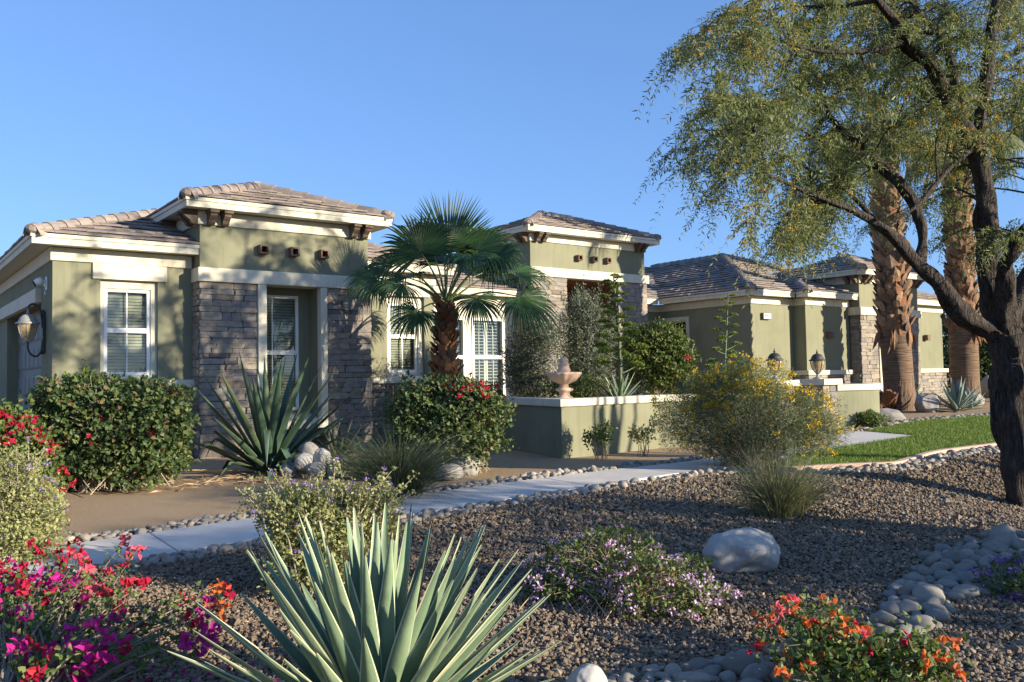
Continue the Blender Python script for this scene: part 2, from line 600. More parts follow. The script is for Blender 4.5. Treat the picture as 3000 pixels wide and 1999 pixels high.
# ------------------------------------------------------------------ rocks
def icosphere(sub):
    t = (1 + 5 ** .5) / 2
    V = [(-1, t, 0), (1, t, 0), (-1, -t, 0), (1, -t, 0), (0, -1, t), (0, 1, t), (0, -1, -t), (0, 1, -t), (t, 0, -1), (t, 0, 1), (-t, 0, -1), (-t, 0, 1)]
    F = [(0, 11, 5), (0, 5, 1), (0, 1, 7), (0, 7, 10), (0, 10, 11), (1, 5, 9), (5, 11, 4), (11, 10, 2), (10, 7, 6), (7, 1, 8), (3, 9, 4), (3, 4, 2), (3, 2, 6), (3, 6, 8), (3, 8, 9), (4, 9, 5), (2, 4, 11), (6, 2, 10), (8, 6, 7), (9, 8, 1)]
    V = [tuple(unit(v)) for v in V]
    for _ in range(sub):
        c, G = {}, []

        def mid(a, b):
            k = (min(a, b), max(a, b))
            if k not in c:
                c[k] = len(V)
                V.append(tuple(unit((np.array(V[a]) + np.array(V[b])) / 2)))
            return c[k]
        for a, b, d in F:
            x, y, z = mid(a, b), mid(b, d), mid(d, a)
            G += [(a, x, z), (b, y, x), (d, z, y), (x, y, z)]
        F = G
    return np.array(V), np.array(F)


ICO0, ICO1, ICO2, ICO3, ICO4 = (icosphere(i) for i in range(5))


def rock_shape(ico, seed, rough=.18, flat=1.0, facets=5, freq=1.2):
    rng = np.random.default_rng(seed)
    V = ico[0].copy()
    r = np.ones(len(V))
    for _ in range(facets):                       # broad worn planes
        d = unit(rng.normal(size=3))
        h = rng.uniform(.72, .92)
        k = V @ d
        r = np.minimum(r, np.where(k > h, h / np.maximum(k, 1e-3), 1))
    off = rng.uniform(0, 50, 3)
    nz = np.array([mnoise.fractal(Vector(v * freq + off), 1.0, 2.0, 3) for v in V])
    V = V * (r * (1 + rough * nz))[:, None]
    V[:, 2] *= flat
    return V


COB = [mesh_np(rock_shape(ICO2, 100 + i, .14, 1, 9), ICO2[1], M['cobble'], smooth=True) for i in range(10)]
EDG = [mesh_np(rock_shape(ICO2, 200 + i, .16, 1, 7), ICO2[1], M['edging'], smooth=True) for i in range(10)]
PEB = [rock_shape(ICO1, 300 + i, .10, 1, 3) for i in range(8)]


def rock(name, me, x, y, size, rng, z=None, sink=.3, parent=None):
    sx, sy, sz = size
    o = bpy.data.objects.new(name, me)
    zz = (float(zt(x, y)) if z is None else z) + sz * (1 - 2 * sink)
    link(o, parent, (x, y, zz))
    o.scale = (sx, sy, sz)
    o.rotation_euler = (rng.normal(0, .22), rng.normal(0, .22), rng.uniform(0, 6.28))
    return o


rng = np.random.default_rng(11)
# dry creek of large river stones
CREEK = spline([(9.6, 2.55), (8.3, 2.85), (7.3, 3.2), (6.5, 3.1), (5.85, 3.05), (5.15, 2.85), (4.6, 2.80), (4.1, 2.82), (3.6, 2.92), (3.1, 3.02), (2.75, 3.0)], 120)
creek_spots = []
tries = 0
while tries < 9000:
    tries += 1
    k = rng.integers(0, 120)
    t = k / 119
    wd = .27 + .09 * math.sin(t * 9) - .09 * t
    off = rng.normal(0, wd * .62)
    if abs(off) > wd * 1.15: continue
    tg = CREEK[min(k + 1, 119)] - CREEK[max(k - 1, 0)]
    tg = tg / np.linalg.norm(tg)
    p = CREEK[k] + np.array([-tg[1], tg[0]]) * off
    r = rng.choice([rng.uniform(.04, .07), rng.uniform(.065, .11)], p=[.5, .5]) * (1.0 if abs(off) < wd * .7 else .8) * (.85 + .3 * (1 - t))
    if all((p[0] - q[0]) ** 2 + (p[1] - q[1]) ** 2 > (.72 * (r + q[2])) ** 2 for q in creek_spots):
        creek_spots.append((p[0], p[1], r))
cs = np.array(creek_spots)
u, w, d = view_uvd(np.column_stack([cs[:, :2], zt(cs[:, 0], cs[:, 1]) + .05]))
cs = cs[(np.abs(u) < .64) & (w > -.45)]
u, w, d = view_uvd(np.column_stack([cs[:, :2], zt(cs[:, 0], cs[:, 1]) + .05]))
cs = cs[np.argsort(-cs[:, 2] / d)][:298]
print('river stones', len(cs))
for i, (x, y, r) in enumerate(cs):
    a = rng.uniform(1.05, 1.5)
    o = rock('river_stone', COB[i % 10], x, y, (r * a, r * rng.uniform(.75, 1.05), r * rng.uniform(.5, .85)), rng, sink=.13)
    tag(o, 'smooth grey river stone lying in the dry creek bed across the gravel', 'stone', 'river stones of the dry creek')

# rounded edging stones on both sides of the walkway and along the lawn
edge_spots = []


def edge_band(pts, width, per_m, r0, r1):
    pts = np.asarray(pts, float)
    seg = np.linalg.norm(np.diff(pts, axis=0), axis=1)
    cl = np.concatenate([[0], np.cumsum(seg)])
    for _ in range(int(cl[-1] * per_m)):
        s = rng.uniform(0, cl[-1])
        k = min(np.searchsorted(cl, s, 'right') - 1, len(seg) - 1)
        t = (s - cl[k]) / seg[k]
        p = pts[k] * (1 - t) + pts[k + 1] * t
        tg = (pts[k + 1] - pts[k]) / seg[k]
        p = p + np.array([-tg[1], tg[0]]) * rng.uniform(-width / 2, width / 2)
        r = rng.uniform(r0, r1)
        if all((p[0] - q[0]) ** 2 + (p[1] - q[1]) ** 2 > (.80 * (r + q[2])) ** 2 for q in edge_spots):
            edge_spots.append((p[0], p[1], r))


edge_band([(.3, 8.82), (8, 8.84), (11.6, 8.92), (12.9, 10.0)], .27, 330, .020, .058)
edge_band([(.3, 7.56), (8.6, 7.55), (9.6, 7.45)], .26, 330, .020, .058)
edge_band([(9.5, 6.75), (10.3, 6.45), (11.3, 6.08), (12.3, 6.3), (13.2, 6.4), (14.8, 6.15), (17, 5.9)], .42, 330, .022, .058)
edge_band([(15.95, 9.85), (17.0, 9.75), (18.5, 10.0), (19.6, 9.7), (20.6, 9.1), (22.5, 8.95)], .45, 300, .025, .065)
es = np.array(edge_spots)
u, w, d = view_uvd(np.column_stack([es[:, :2], zt(es[:, 0], es[:, 1])]))
es, d = es[(np.abs(u) < .66)], d[np.abs(u) < .66]
order = np.argsort(-(es[:, 2] / d))
for i in order[:300]:
    x, y, r = es[i]
    o = rock('edging_stone', EDG[i % 10], x, y, (r * rng.uniform(1, 1.4), r * rng.uniform(.85, 1.1), r * rng.uniform(.6, .95)), rng, sink=.2)
    tag(o, 'small rounded tan or grey stone in the border along the walkway and lawn', 'stone', 'rounded border stones')
mb = MB()
for i in order[300:]:
    x, y, r = es[i]
    a = rng.uniform(0, 6.28)
    V = PEB[i % 8] * [r * 1.25, r, r * .75]
    V = np.column_stack([V[:, 0] * math.cos(a) - V[:, 1] * math.sin(a) + x, V[:, 0] * math.sin(a) + V[:, 1] * math.cos(a) + y, V[:, 2] + float(zt(x, y)) + r * .4])
    mb.add(V, ICO1[1])
tag(mb.build('border_pebbles', M['edging'], None, (10, 8, 0), True), 'far small border stones massed along the path and the lawn', 'pebbles', kind='stuff')

# crushed gravel: angular chips, finer pieces as 8-sided chips further off
n = 400000
P = np.column_stack([rng.uniform(-2, 15, n), rng.uniform(0, 7.5, n)])
P = P[in_poly(P[:, 0], P[:, 1], GRAVEL)]
P = np.column_stack([P, zt(P[:, 0], P[:, 1])])
u, w, d = view_uvd(P)
keep = in_view(P) & (rng.random(len(P)) < np.clip(1.0 - (d - 4.5) * .13, .30, 1))
P, d = P[keep], d[keep]
sz = rng.uniform(.007, .0185, len(P)) * np.where(rng.random(len(P)) < .03, 1.7, 1) * (1 + np.clip((d - 5) * .08, 0, .55))
OCT = (np.array([(1, 0, 0), (0, 1, 0), (0, 0, 1), (-1, 0, 0), (0, -1, 0), (0, 0, -1)], float), np.array([(0, 1, 2), (1, 3, 2), (3, 4, 2), (4, 0, 2), (1, 0, 5), (3, 1, 5), (4, 3, 5), (0, 4, 5)]))
mb = MB()
for near in (True, False):
    ico = ICO0 if near else OCT
    G0 = []
    for i in range(16):
        B = rock_shape(ICO0, 400 + i, .30, .75, 4, 2.0) if near else OCT[0] * np.random.default_rng(i).uniform(.65, 1.25, (6, 1)) * [1, 1, .8]
        G0.append(B)
    sel = (d < 5.0) == near
    Pn, zn = P[sel], sz[sel]
    which = rng.integers(0, 16, len(Pn))
    ang = rng.uniform(0, 6.28, len(Pn))
    tilt = rng.normal(0, .55, len(Pn))
    asp = rng.uniform(.65, 1.5, len(Pn))
    nv = len(ico[0])
    for k in range(16):
        s_ = which == k
        B = G0[k]
        p, z, a, tl, ap = Pn[s_], zn[s_], ang[s_], tilt[s_], asp[s_]
        X0 = B[None, :, 0] * (z * ap)[:, None]
        Y0 = B[None, :, 1] * z[:, None]
        Z0 = B[None, :, 2] * z[:, None]
        Y1 = Y0 * np.cos(tl)[:, None] - Z0 * np.sin(tl)[:, None]
        Z1 = Y0 * np.sin(tl)[:, None] + Z0 * np.cos(tl)[:, None]
        V = np.stack([X0 * np.cos(a)[:, None] - Y1 * np.sin(a)[:, None] + p[:, 0:1], X0 * np.sin(a)[:, None] + Y1 * np.cos(a)[:, None] + p[:, 1:2], Z1 + p[:, 2:3] + z[:, None] * rng.uniform(.3, 1.0, (len(p), 1)) + .006], -1)
        F = (np.arange(len(p))[:, None, None] * nv + ico[1][None]).reshape(-1, 3)
        mb.add(V.reshape(-1, 3), F)
print('gravel stones', len(P))
tag(mb.build('gravel', M['gravel'], None, (5, 4, 0)), 'brown crushed gravel covering the front garden', 'gravel', kind='stuff')


def boulder(name, label, x, y, size, seed, material='boulder', sink=.28, rot=0., z=None, rough=.12, facets=7):
    me = mesh_np(rock_shape(ICO4, seed, rough, 1, facets, 1.1), ICO4[1], M[material], smooth=True)
    o = bpy.data.objects.new(name, me)
    link(o, None, (x, y, (float(zt(x, y)) if z is None else z) + size[2] * (1 - 2 * sink)))
    o.scale = size
    o.rotation_euler = (0, 0, rot)
    return tag(o, label, 'rock')


boulder('boulder', 'large pale granite boulder half buried in gravel beside the purple lantana', 5.40, 4.28, (.29, .23, .195), 5, 'boulder', .16, -.45, rough=.14, facets=5)
boulder('boulder', 'pale pointed boulder beside the foreground agave tips, at the creek end', 2.90, 3.26, (.11, .10, .11), 8, 'boulder', .25, .4)
boulder('boulder', 'grey boulder beneath the clipped bougainvillea by the planter wall', 6.62, 9.86, (.24, .2, .19), 12, 'boulder_dark', .25, .3)
boulder('boulder', 'low brown boulder half hidden under the clipped bougainvillea', 6.25, 9.72, (.26, .2, .13), 14, 'boulder_dark', .25, 1.3)
boulder('boulder', 'dark grey boulder between the two agaves at the palm', 21.8, 11.25, (.38, .3, .3), 15, 'boulder_dark', .22, .3)
boulder('boulder', 'flat grey boulder in the bed before the shaggy palm trunk', 18.5, 10.5, (.42, .28, .2), 16, 'boulder_dark', .25, -.6)
boulder('boulder', 'small grey boulder at the foot of the second tall palm', 25.0, 11.6, (.4, .3, .24), 17, 'boulder_dark', .25, .2)
for i, (dx, dy, dz, s) in enumerate([(-.15, -.02, .20, .135), (.12, .05, .22, .165), (.02, .16, .34, .15), (-.05, -.12, .05, .15), (.17, -.14, .05, .14), (.34, -.02, .08, .14), (-.28, .1, .05, .13)]):
    lab = ['pale upright round stone on the left of the rock pile by the agave', 'large round grey stone in the middle of the rock pile', 'oval stone topping the rock pile beside the big agave', 'low front stone of the rock pile by the agave', 'angular front stone at the right of the rock pile', 'outer right stone of the rock pile beneath the grass', 'outer left stone of the rock pile under the agave'][i]
    x, y = 5.0 + dx * .9 - dy * .3, 11.15 - dx * .5 + dy
    boulder('piled_rock', lab, x, y, (s * 1.05, s * .85, s * .9), 30 + i, 'boulder' if i < 2 else 'boulder_dark', .3, i * 1.1, z=float(zt(x, y)) + dz * .8, facets=4)
# ------------------------------------------------------------------ the house
house = thing('house', 'single-storey olive stucco house with stone columns, cream trim and tiled hip roofs', 'house', (14, 17, 0))
PITCH = .37


def wall_sheet(mb, O, U, N, w, z0, z1, thick, holes=(), mi=0):
    """wall with openings: O corner, U along, N outward (front face passes through O)"""
    O, U, N = np.array(O, float), np.array(U, float), np.array(N, float)
    us = sorted({0, w, *[h[0] for h in holes], *[h[1] for h in holes]})
    zs = sorted({z0, z1, *[h[2] for h in holes], *[h[3] for h in holes]})

    def solid(i, j):
        if not (0 <= i < len(us) - 1 and 0 <= j < len(zs) - 1): return False
        c, d = (us[i] + us[i + 1]) / 2, (zs[j] + zs[j + 1]) / 2
        return not any(h[0] < c < h[1] and h[2] < d < h[3] for h in holes)

    def q(u, z, n): return O + U * u + N * n + np.array([0, 0, z])
    for i in range(len(us) - 1):
        for j in range(len(zs) - 1):
            if not solid(i, j): continue
            a, b, c, d = us[i], us[i + 1], zs[j], zs[j + 1]
            mb.add([q(a, c, 0), q(b, c, 0), q(b, d, 0), q(a, d, 0)], [(0, 1, 2, 3)], mi)
            mb.add([q(a, c, -thick), q(b, c, -thick), q(b, d, -thick), q(a, d, -thick)], [(3, 2, 1, 0)], mi)
            for (di, dj, e) in ((-1, 0, [(a, c), (a, d)]), (1, 0, [(b, c), (b, d)]), (0, -1, [(a, c), (b, c)]), (0, 1, [(a, d), (b, d)])):
                if not solid(i + di, j + dj):
                    (u1, w1), (u2, w2) = e
                    mb.add([q(u1, w1, 0), q(u2, w2, 0), q(u2, w2, -thick), q(u1, w1, -thick)], [(0, 1, 2, 3)], mi)


FRONT = ((1, 0, 0), (0, -1, 0))
LEFT = ((0, -1, 0), (-1, 0, 0))     # faces -X; U runs towards the street


def lbox(mb, O, U, N, u0, u1, z0, z1, n0, n1, mi=0):
    O, U, N = np.array(O, float), np.array(U, float), np.array(N, float)
    V = [O + U * u + N * n + np.array([0, 0, z]) for z in (z0, z1) for n in (n1, n0) for u in (u0, u1)]
    mb.add(V, [(0, 2, 3, 1), (4, 5, 7, 6), (0, 1, 5, 4), (2, 6, 7, 3), (0, 4, 6, 2), (1, 3, 7, 5)], mi)


def hpart(name, mb, mats, bevel=0, smooth=False, label=None):
    o = mb.build(name, mats, house, bevel=bevel, smooth=smooth)
    if label: o['label'] = label
    return o


# --- walls
def wall(O, UN, w, z0, z1, thick=.2, holes=(), material='stucco', name='wall'):
    mb = MB()
    wall_sheet(mb, O, UN[0], UN[1], w, z0, z1, thick, holes)
    return hpart(name, mb, M[material])


wall((2.5, 15.83, 0), FRONT, 2.42, -.3, 3.62, .2, [(.73, 1.66, 1.38, 3.10)])
wall((2.5, 24, 0), LEFT, 7.97, -.3, 3.62, .3, [(2.7, 7.08, -.2, 2.77)])
wall((4.78, 15.47, 0), FRONT, 3.32, 3.30, 4.38, .2)
wall((4.78, 19.2, 0), LEFT, 3.73 - .2, 3.0, 4.38, .2)
wall((8.1, 15.67, 0), ((0, 1, 0), (1, 0, 0)), 3.5, -.2, 4.38, .2)
wall((8.1, 16.2, 0), FRONT, 2.0, -.3, 3.62, .2, [(.82, 1.75, 1.38, 3.10)])
wall((10.1, 16.4, 0), ((0, 1, 0), (1, 0, 0)), 3.2, -.3, 3.62, .2)
wall((10.1, 19.6, 0), FRONT, 4.86, -.3, 3.62, .2, [(1.0, 3.1, .25, 2.99), (3.33, 4.43, .25, 2.99)], 'cream')
# entry tower
wall((14.96, 18.86, 0), FRONT, 4.54, 4.30, 5.40, .2)
wall((14.96, 22.6, 0), LEFT, 3.54, 3.4, 5.40, .2)
wall((19.5, 19.06, 0), ((0, 1, 0), (1, 0, 0)), 3.5, -.2, 5.40, .2)
wall((19.5, 19.6, 0), FRONT, 1.37, -.2, 3.62, .2)
# right wing
wall((20.87, 19.6, 0), LEFT, 3.47, -.2, 3.62, .2, [(.09, 1.25, 1.20, 3.06)])
wall((20.87, 15.93, 0), FRONT, 2.08, -.2, 3.62, .2)
wall((22.95, 15.93, 0), LEFT, .23, -.2, 3.62, .2)
wall((22.95, 15.5, 0), FRONT, 2.4, -.2, 3.62, .2)
wall((25.33, 15.13, 0), FRONT, 3.6, 3.30, 4.38, .2)
wall((25.33, 19, 0), LEFT, 3.67, 3.0, 4.38, .2)
wall((28.93, 15.5, 0), FRONT, 2.37, -.2, 3.62, .2)
wall((31.3, 15.7, 0), ((0, 1, 0), (1, 0, 0)), 8, -.2, 3.62, .2)

# --- cream friezes, beams, sills, trims (each its own piece)
for args, nm in [
    ((2.46, 4.74, 15.79, 15.84, 3.38, 3.60), 'frieze'), ((3.10, 4.31, 15.787, 15.84, 3.11, 3.38), 'frieze_drop'),
    ((2.455, 2.51, 15.84, 24, 3.38, 3.60), 'frieze'),
    ((2.40, 2.515, 16.9, 22.6, 2.77, 3.02), 'garage_lintel'),
    ((2.36, 4.76, 15.69, 15.95, 1.24, 1.38), 'sill_ledge'), ((2.36, 2.51, 15.95, 16.4, 1.24, 1.38), 'sill_ledge'),
    ((4.73, 8.21, 15.40, 15.83, 3.12, 3.37), 'beam'),
    ((4.735, 8.16, 15.43, 15.50, 4.14, 4.38), 'frieze'), ((4.735, 4.79, 15.50, 19.2, 4.14, 4.38), 'frieze'), ((8.09, 8.16, 15.5, 19.2, 4.14, 4.38), 'frieze'),
    ((5.82, 5.985, 15.415, 15.6, .42, 3.12), 'column_trim'), ((7.06, 7.195, 15.415, 15.6, .42, 3.12), 'column_trim'),
    ((8.1, 10.14, 16.16, 16.21, 3.38, 3.60), 'frieze'), ((8.75, 9.98, 16.157, 16.21, 3.11, 3.38), 'frieze_drop'),
    ((8.1, 10.22, 16.06, 16.32, 1.24, 1.38), 'sill_ledge'),
    ((10.1, 14.95, 19.56, 19.61, 3.38, 3.60), 'frieze'),
    ((14.88, 19.62, 18.78, 19.15, 4.17, 4.43), 'beam'), ((14.88, 14.97, 19.15, 22.5, 4.17, 4.43), 'beam'),
    ((14.92, 19.56, 18.82, 18.87, 5.16, 5.38), 'frieze'), ((14.92, 14.97, 18.87, 22.6, 5.16, 5.38), 'frieze'), ((19.49, 19.55, 18.87, 22.5, 5.16, 5.38), 'frieze'),
    ((19.5, 20.83, 19.56, 19.61, 3.38, 3.60), 'frieze'), ((20.83, 20.88, 15.94, 19.61, 3.38, 3.60), 'frieze'),
    ((20.83, 22.91, 15.89, 15.94, 3.38, 3.60), 'frieze'), ((22.91, 22.96, 15.51, 15.94, 3.38, 3.60), 'frieze'), ((22.91, 25.3, 15.46, 15.51, 3.38, 3.60), 'frieze'),
    ((22.83, 25.32, 15.37, 15.55, 1.24, 1.38), 'sill_ledge'), ((22.83, 22.97, 15.55, 15.95, 1.24, 1.38), 'sill_ledge'),
    ((25.24, 29.03, 15.04, 15.5, 3.12, 3.37), 'beam'),
    ((25.29, 28.98, 15.09, 15.15, 4.14, 4.38), 'frieze'), ((25.285, 25.34, 15.15, 19, 4.14, 4.38), 'frieze'),
    ((26.3, 26.46, 15.06, 15.25, .2, 3.12), 'column_trim'), ((27.75, 27.9, 15.06, 15.25, .2, 3.12), 'column_trim'),
    ((28.93, 31.34, 15.46, 15.51, 3.38, 3.60), 'frieze'), ((28.93, 31.42, 15.37, 15.55, 1.24, 1.38), 'sill_ledge'),
]:
    mb = MB()
    mb.box(*args)
    hpart(nm, mb, M['cream'], bevel=.012)

# tower window recess (cheeks, back, ceiling) and its sloping sill
mb = MB()
wall_sheet(mb, (5.6, 16.0, 0), *FRONT, 1.9, .4, 3.3, .1, [(.20, 1.25, .76, 2.99)])
mb.box(7.07, 7.25, 15.6, 16.0, .4, 3.3)
mb.box(5.72, 5.95, 15.6, 16.0, .4, 3.3)
hpart('window_recess', mb, M['stucco'])
mb = MB()
mb.add([(5.82, 15.40, .42), (7.195, 15.40, .42), (7.195, 15.40, .56), (5.82, 15.40, .56), (5.98, 16.02, .42), (7.07, 16.02, .42), (7.07, 16.02, .70), (5.98, 16.02, .70)],
       [(0, 1, 2, 3), (3, 2, 6, 7), (4, 7, 6, 5), (0, 3, 7, 4), (1, 5, 6, 2), (0, 4, 5, 1)])
hpart('sloped_sill', mb, M['cream'], bevel=.02)
mb = MB()
mb.box(26.46, 27.75, 15.9, 16.0, .2, 3.2)
mb.box(26.30, 26.47, 15.25, 15.95, .2, 3.2)
mb.box(27.74, 27.9, 15.25, 15.95, .2, 3.2)
hpart('window_recess', mb, M['stucco'])
# entry alcove
mb = MB()
mb.box(16.1, 16.3, 19.2, 22.4, 0, 4.3)
mb.box(18.33, 18.5, 19.2, 22.4, 0, 4.3)
mb.box(16.1, 18.5, 22.3, 22.5, 0, 4.3)
mb.box(16.1, 18.5, 19.1, 22.4, 4.14, 4.3)
hpart('entry_alcove', mb, M['door'])

# --- garage door: sections with raised panels
mb = MB()
mb.box(2.72, 2.78, 16.9, 21.35, -.1, 2.8)
gdoor = hpart('garage_door', mb, M['garage'])
for r in range(5):
    for c in range(8):
        mb = MB()
        y0, z0 = 17.0 + c * .54, .02 + r * .54
        e = .05
        mb.add([(2.72, y0, z0), (2.72, y0 + .46, z0), (2.72, y0 + .46, z0 + .42), (2.72, y0, z0 + .42), (2.70, y0 + e, z0 + e), (2.70, y0 + .46 - e, z0 + e), (2.70, y0 + .46 - e, z0 + .42 - e), (2.70, y0 + e, z0 + .42 - e)],
               [(0, 4, 5, 1), (1, 5, 6, 2), (2, 6, 7, 3), (3, 7, 4, 0), (4, 7, 6, 5)])
        mb.build('panel', M['garage'], gdoor)


# --- windows
def window(O, UN, u0, u1, z0, z1, back, blind='blind', muntin=True, rail=None, depth=.07):
    """single-hung window in a wall opening; the glass stands `back` behind O's plane"""
    U, N = UN
    mb = MB()
    f = .06
    A = (O, U, N)
    lbox(mb, *A, u0, u0 + f, z0, z1, -back - depth, -back)
    lbox(mb, *A, u1 - f, u1, z0, z1, -back - depth, -back)
    lbox(mb, *A, u0 + f, u1 - f, z1 - f, z1, -back - depth, -back)
    lbox(mb, *A, u0 + f, u1 - f, z0, z0 + f, -back - depth, -back)
    zr = rail if rail else z0 + (z1 - z0) * .52
    lbox(mb, *A, u0 + f, u1 - f, zr - .045, zr + .045, -back - depth, -back - .008)
    fo = mb.build('window', M['vinyl'], house, bevel=.006)
    for a, b in ((z0 + f, zr - .045), (zr + .045, z1 - f)):
        p = MB()
        lbox(p, *A, u0 + f, u1 - f, a, b, -back - .052, -back - .046)
        p.build('pane', M['glass'], fo)
        if muntin:
            p = MB()
            c = (u0 + u1) / 2
            lbox(p, *A, c - .011, c + .011, a, b, -back - .045, -back - .028)
            p.build('muntin', M['vinyl'], fo)
    if blind:
        p = MB()
        z = z0 + f
        c = np.array(O, float)
        Uv, Nv = np.array(U, float), np.array(N, float)
        while z < z1 - f:
            q = [c + Uv * (u0 + f * .6) - Nv * (back + .12) + [0, 0, z], c + Uv * (u1 - f * .6) - Nv * (back + .12) + [0, 0, z],
                 c + Uv * (u1 - f * .6) - Nv * (back + .10) + [0, 0, z + .045], c + Uv * (u0 + f * .6) - Nv * (back + .10) + [0, 0, z + .045]]
            p.add(q, [(0, 1, 2, 3)])
            z += .056
        o = p.build('blind', M[blind], fo)
        o['kind'] = 'stuff'
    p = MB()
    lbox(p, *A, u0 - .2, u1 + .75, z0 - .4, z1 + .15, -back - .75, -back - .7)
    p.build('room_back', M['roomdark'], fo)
    return fo


def surround(O, UN, u0, u1, z0, z1, w0, w1, y0, y1, back):
    """cream panel round the frame at the back of the reveal"""
    mb = MB()
    wall_sheet(mb, np.array(O, float) - np.array(UN[1], float) * back, *UN, 0, 0, 0, .05) if False else None
    A = (O, *UN)
    lbox(mb, *A, u0, w0, z0, z1, -back - .1, -back + .03)
    lbox(mb, *A, w1, u1, z0, z1, -back - .1, -back + .03)
    lbox(mb, *A, w0, w1, y1, z1, -back - .1, -back + .03)
    lbox(mb, *A, w0, w1, z0, y0, -back - .1, -back + .03)
    hpart('window_surround', mb, M['cream'])


surround((2.5, 15.83, 0), FRONT, .73, 1.66, 1.38, 3.10, .80, 1.56, 1.47, 2.97, .10)
window((2.5, 15.83, 0), FRONT, .80, 1.56, 1.47, 2.97, .10)
window((5.6, 16.0, 0), FRONT, .20, 1.25, .76, 2.99, .0, rail=1.88)
surround((8.1, 16.2, 0), FRONT, .82, 1.75, 1.38, 3.10, .90, 1.62, 1.47, 2.97, .10)
window((8.1, 16.2, 0), FRONT, .90, 1.62, 1.47, 2.97, .10)
window((26.46, 15.9, 0), FRONT, .1, 1.19, .5, 2.9, -.08)
# side window of the right wing, cream casing proud of the wall
mb = MB()
A = ((20.87, 19.6, 0), *LEFT)
lbox(mb, *A, .005, .13, 1.09, 3.16, 0, .045)
lbox(mb, *A, 1.19, 1.31, 1.09, 3.16, 0, .045)
lbox(mb, *A, .13, 1.19, 3.03, 3.16, 0, .045)
lbox(mb, *A, .13, 1.19, 1.09, 1.24, 0, .045)
hpart('window_casing', mb, M['cream'], bevel=.01)
window((20.87, 19.6, 0), LEFT, .10, 1.24, 1.21, 3.05, .02, rail=2.15)


# shuttered french windows on the recessed wall
def shutter_unit(u0, u1, z0, z1, leaves_n):
    O = (10.1, 19.6, 0)
    A = (O, *FRONT)
    mb = MB()
    f = .07
    zr = 1.90
    lbox(mb, *A, u0, u0 + f, z0, z1, -.12, .03)
    lbox(mb, *A, u1 - f, u1, z0, z1, -.12, .03)
    for a, b in ((z1 - f, z1), (z0, z0 + f), (zr - .05, zr + .05)): lbox(mb, *A, u0 + f, u1 - f, a, b, -.12, .028)
    fo = mb.build('window', M['vinyl'], house, bevel=.006)
    w = (u1 - u0 - 2 * f) / leaves_n
    for a, b in ((z0 + f, zr - .05), (zr + .05, z1 - f)):
        p = MB()
        lbox(p, *A, u0 + f, u1 - f, a, b, -.075, -.07)
        p.build('pane', M['glass'], fo)
        for k in range(leaves_n):
            s0, s1 = u0 + f + k * w + .012, u0 + f + (k + 1) * w - .012
            p = MB()
            lbox(p, *A, s0, s0 + .05, a, b, -.15, -.12)
            lbox(p, *A, s1 - .05, s1, a, b, -.15, -.12)
            lbox(p, *A, (s0 + s1) / 2 - .01, (s0 + s1) / 2 + .01, a, b, -.118, -.10)
            p.build('shutter_stile', M['shutter'], fo)
            z = a + .04
            while z < b - .03:
                p = MB()
                c = np.array(O, float)
                V = [c + [s, 0, 0] + [0, y, zz] for (y, zz) in ((.119, z - .008), (.155, z + .006), (.155, z + .012), (.119, z - .002)) for s in (s0 + .05, s1 - .05)]
                p.add(V, [(0, 1, 3, 2), (2, 3, 5, 4), (4, 5, 7, 6), (6, 7, 1, 0)])
                p.build('louver', M['shutter'], fo)
                z += .088
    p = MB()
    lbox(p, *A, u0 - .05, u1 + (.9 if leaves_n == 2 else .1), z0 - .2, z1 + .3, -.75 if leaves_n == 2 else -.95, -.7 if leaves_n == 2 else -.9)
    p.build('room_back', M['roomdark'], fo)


shutter_unit(1.0, 3.1, .25, 2.99, 4)
shutter_unit(3.33, 4.43, .25, 2.99, 2)


# --- corbels and clay spouts
def corbel(O, UN, u, z, w=.12, proj=.26, h=.24):
    """scrolled bracket under the soffit; z is its top"""
    prof = [(0, 0), (proj, 0), (proj, -.055), (proj - .03, -.075), (proj - .035, -.10), (proj * .72, -.13), (proj * .5, -.17), (proj * .42, -.22), (proj * .30, -h), (0, -h)]
    O, U, N = np.array(O, float), np.array(UN[0], float), np.array(UN[1], float)
    n = len(prof)
    V = [O + U * (u + s) + N * p + [0, 0, z + q] for s in (0, w) for p, q in prof]
    mb = MB()
    mb.add(V, [tuple(range(n)), tuple(range(2 * n - 1, n - 1, -1))] + [(i, i + n, (i + 1) % n + n, (i + 1) % n) for i in range(n)])
    lbox(mb, O, U, N, u - .018, u + w + .018, z - .05, z + .004, 0, proj + .02)
    hpart('corbel', mb, M['corbel'])


for u in (.14, .39, 2.93, 3.17): corbel((4.75, 15.43, 0), FRONT, u, 4.376)
for u in (.12, .37): corbel((4.735, 15.93, 0), LEFT, u, 4.376)
for u in (3.35, 3.1): corbel((4.735, 19.2, 0), LEFT, u - 1.0, 4.376)
for u in (.14, .38, 4.1, 4.34): corbel((14.94, 18.82, 0), FRONT, u, 5.376)
for u in (.1, .34): corbel((14.92, 19.35, 0), LEFT, u, 5.376)
for u in (.12, .36, 3.1, 3.36): corbel((25.31, 15.09, 0), FRONT, u, 4.376)
for u in (.1, .36): corbel((25.285, 15.62, 0), LEFT, u, 4.376)


def spout(x, y, z, s=.165, l=.15):
    mb = MB()
    t = .028
    mb.box(x, x + t, y - l, y, z, z + s)
    mb.box(x + s - t, x + s, y - l, y, z, z + s)
    mb.box(x + t, x + s - t, y - l, y, z, z + t)
    mb.box(x + t, x + s - t, y - l, y, z + s - t, z + s)
    mb.box(x + t, x + s - t, y - .02, y - .002, z + t, z + s - t, 1)
    hpart('clay_spout', mb, [M['clay'], M['dark']])


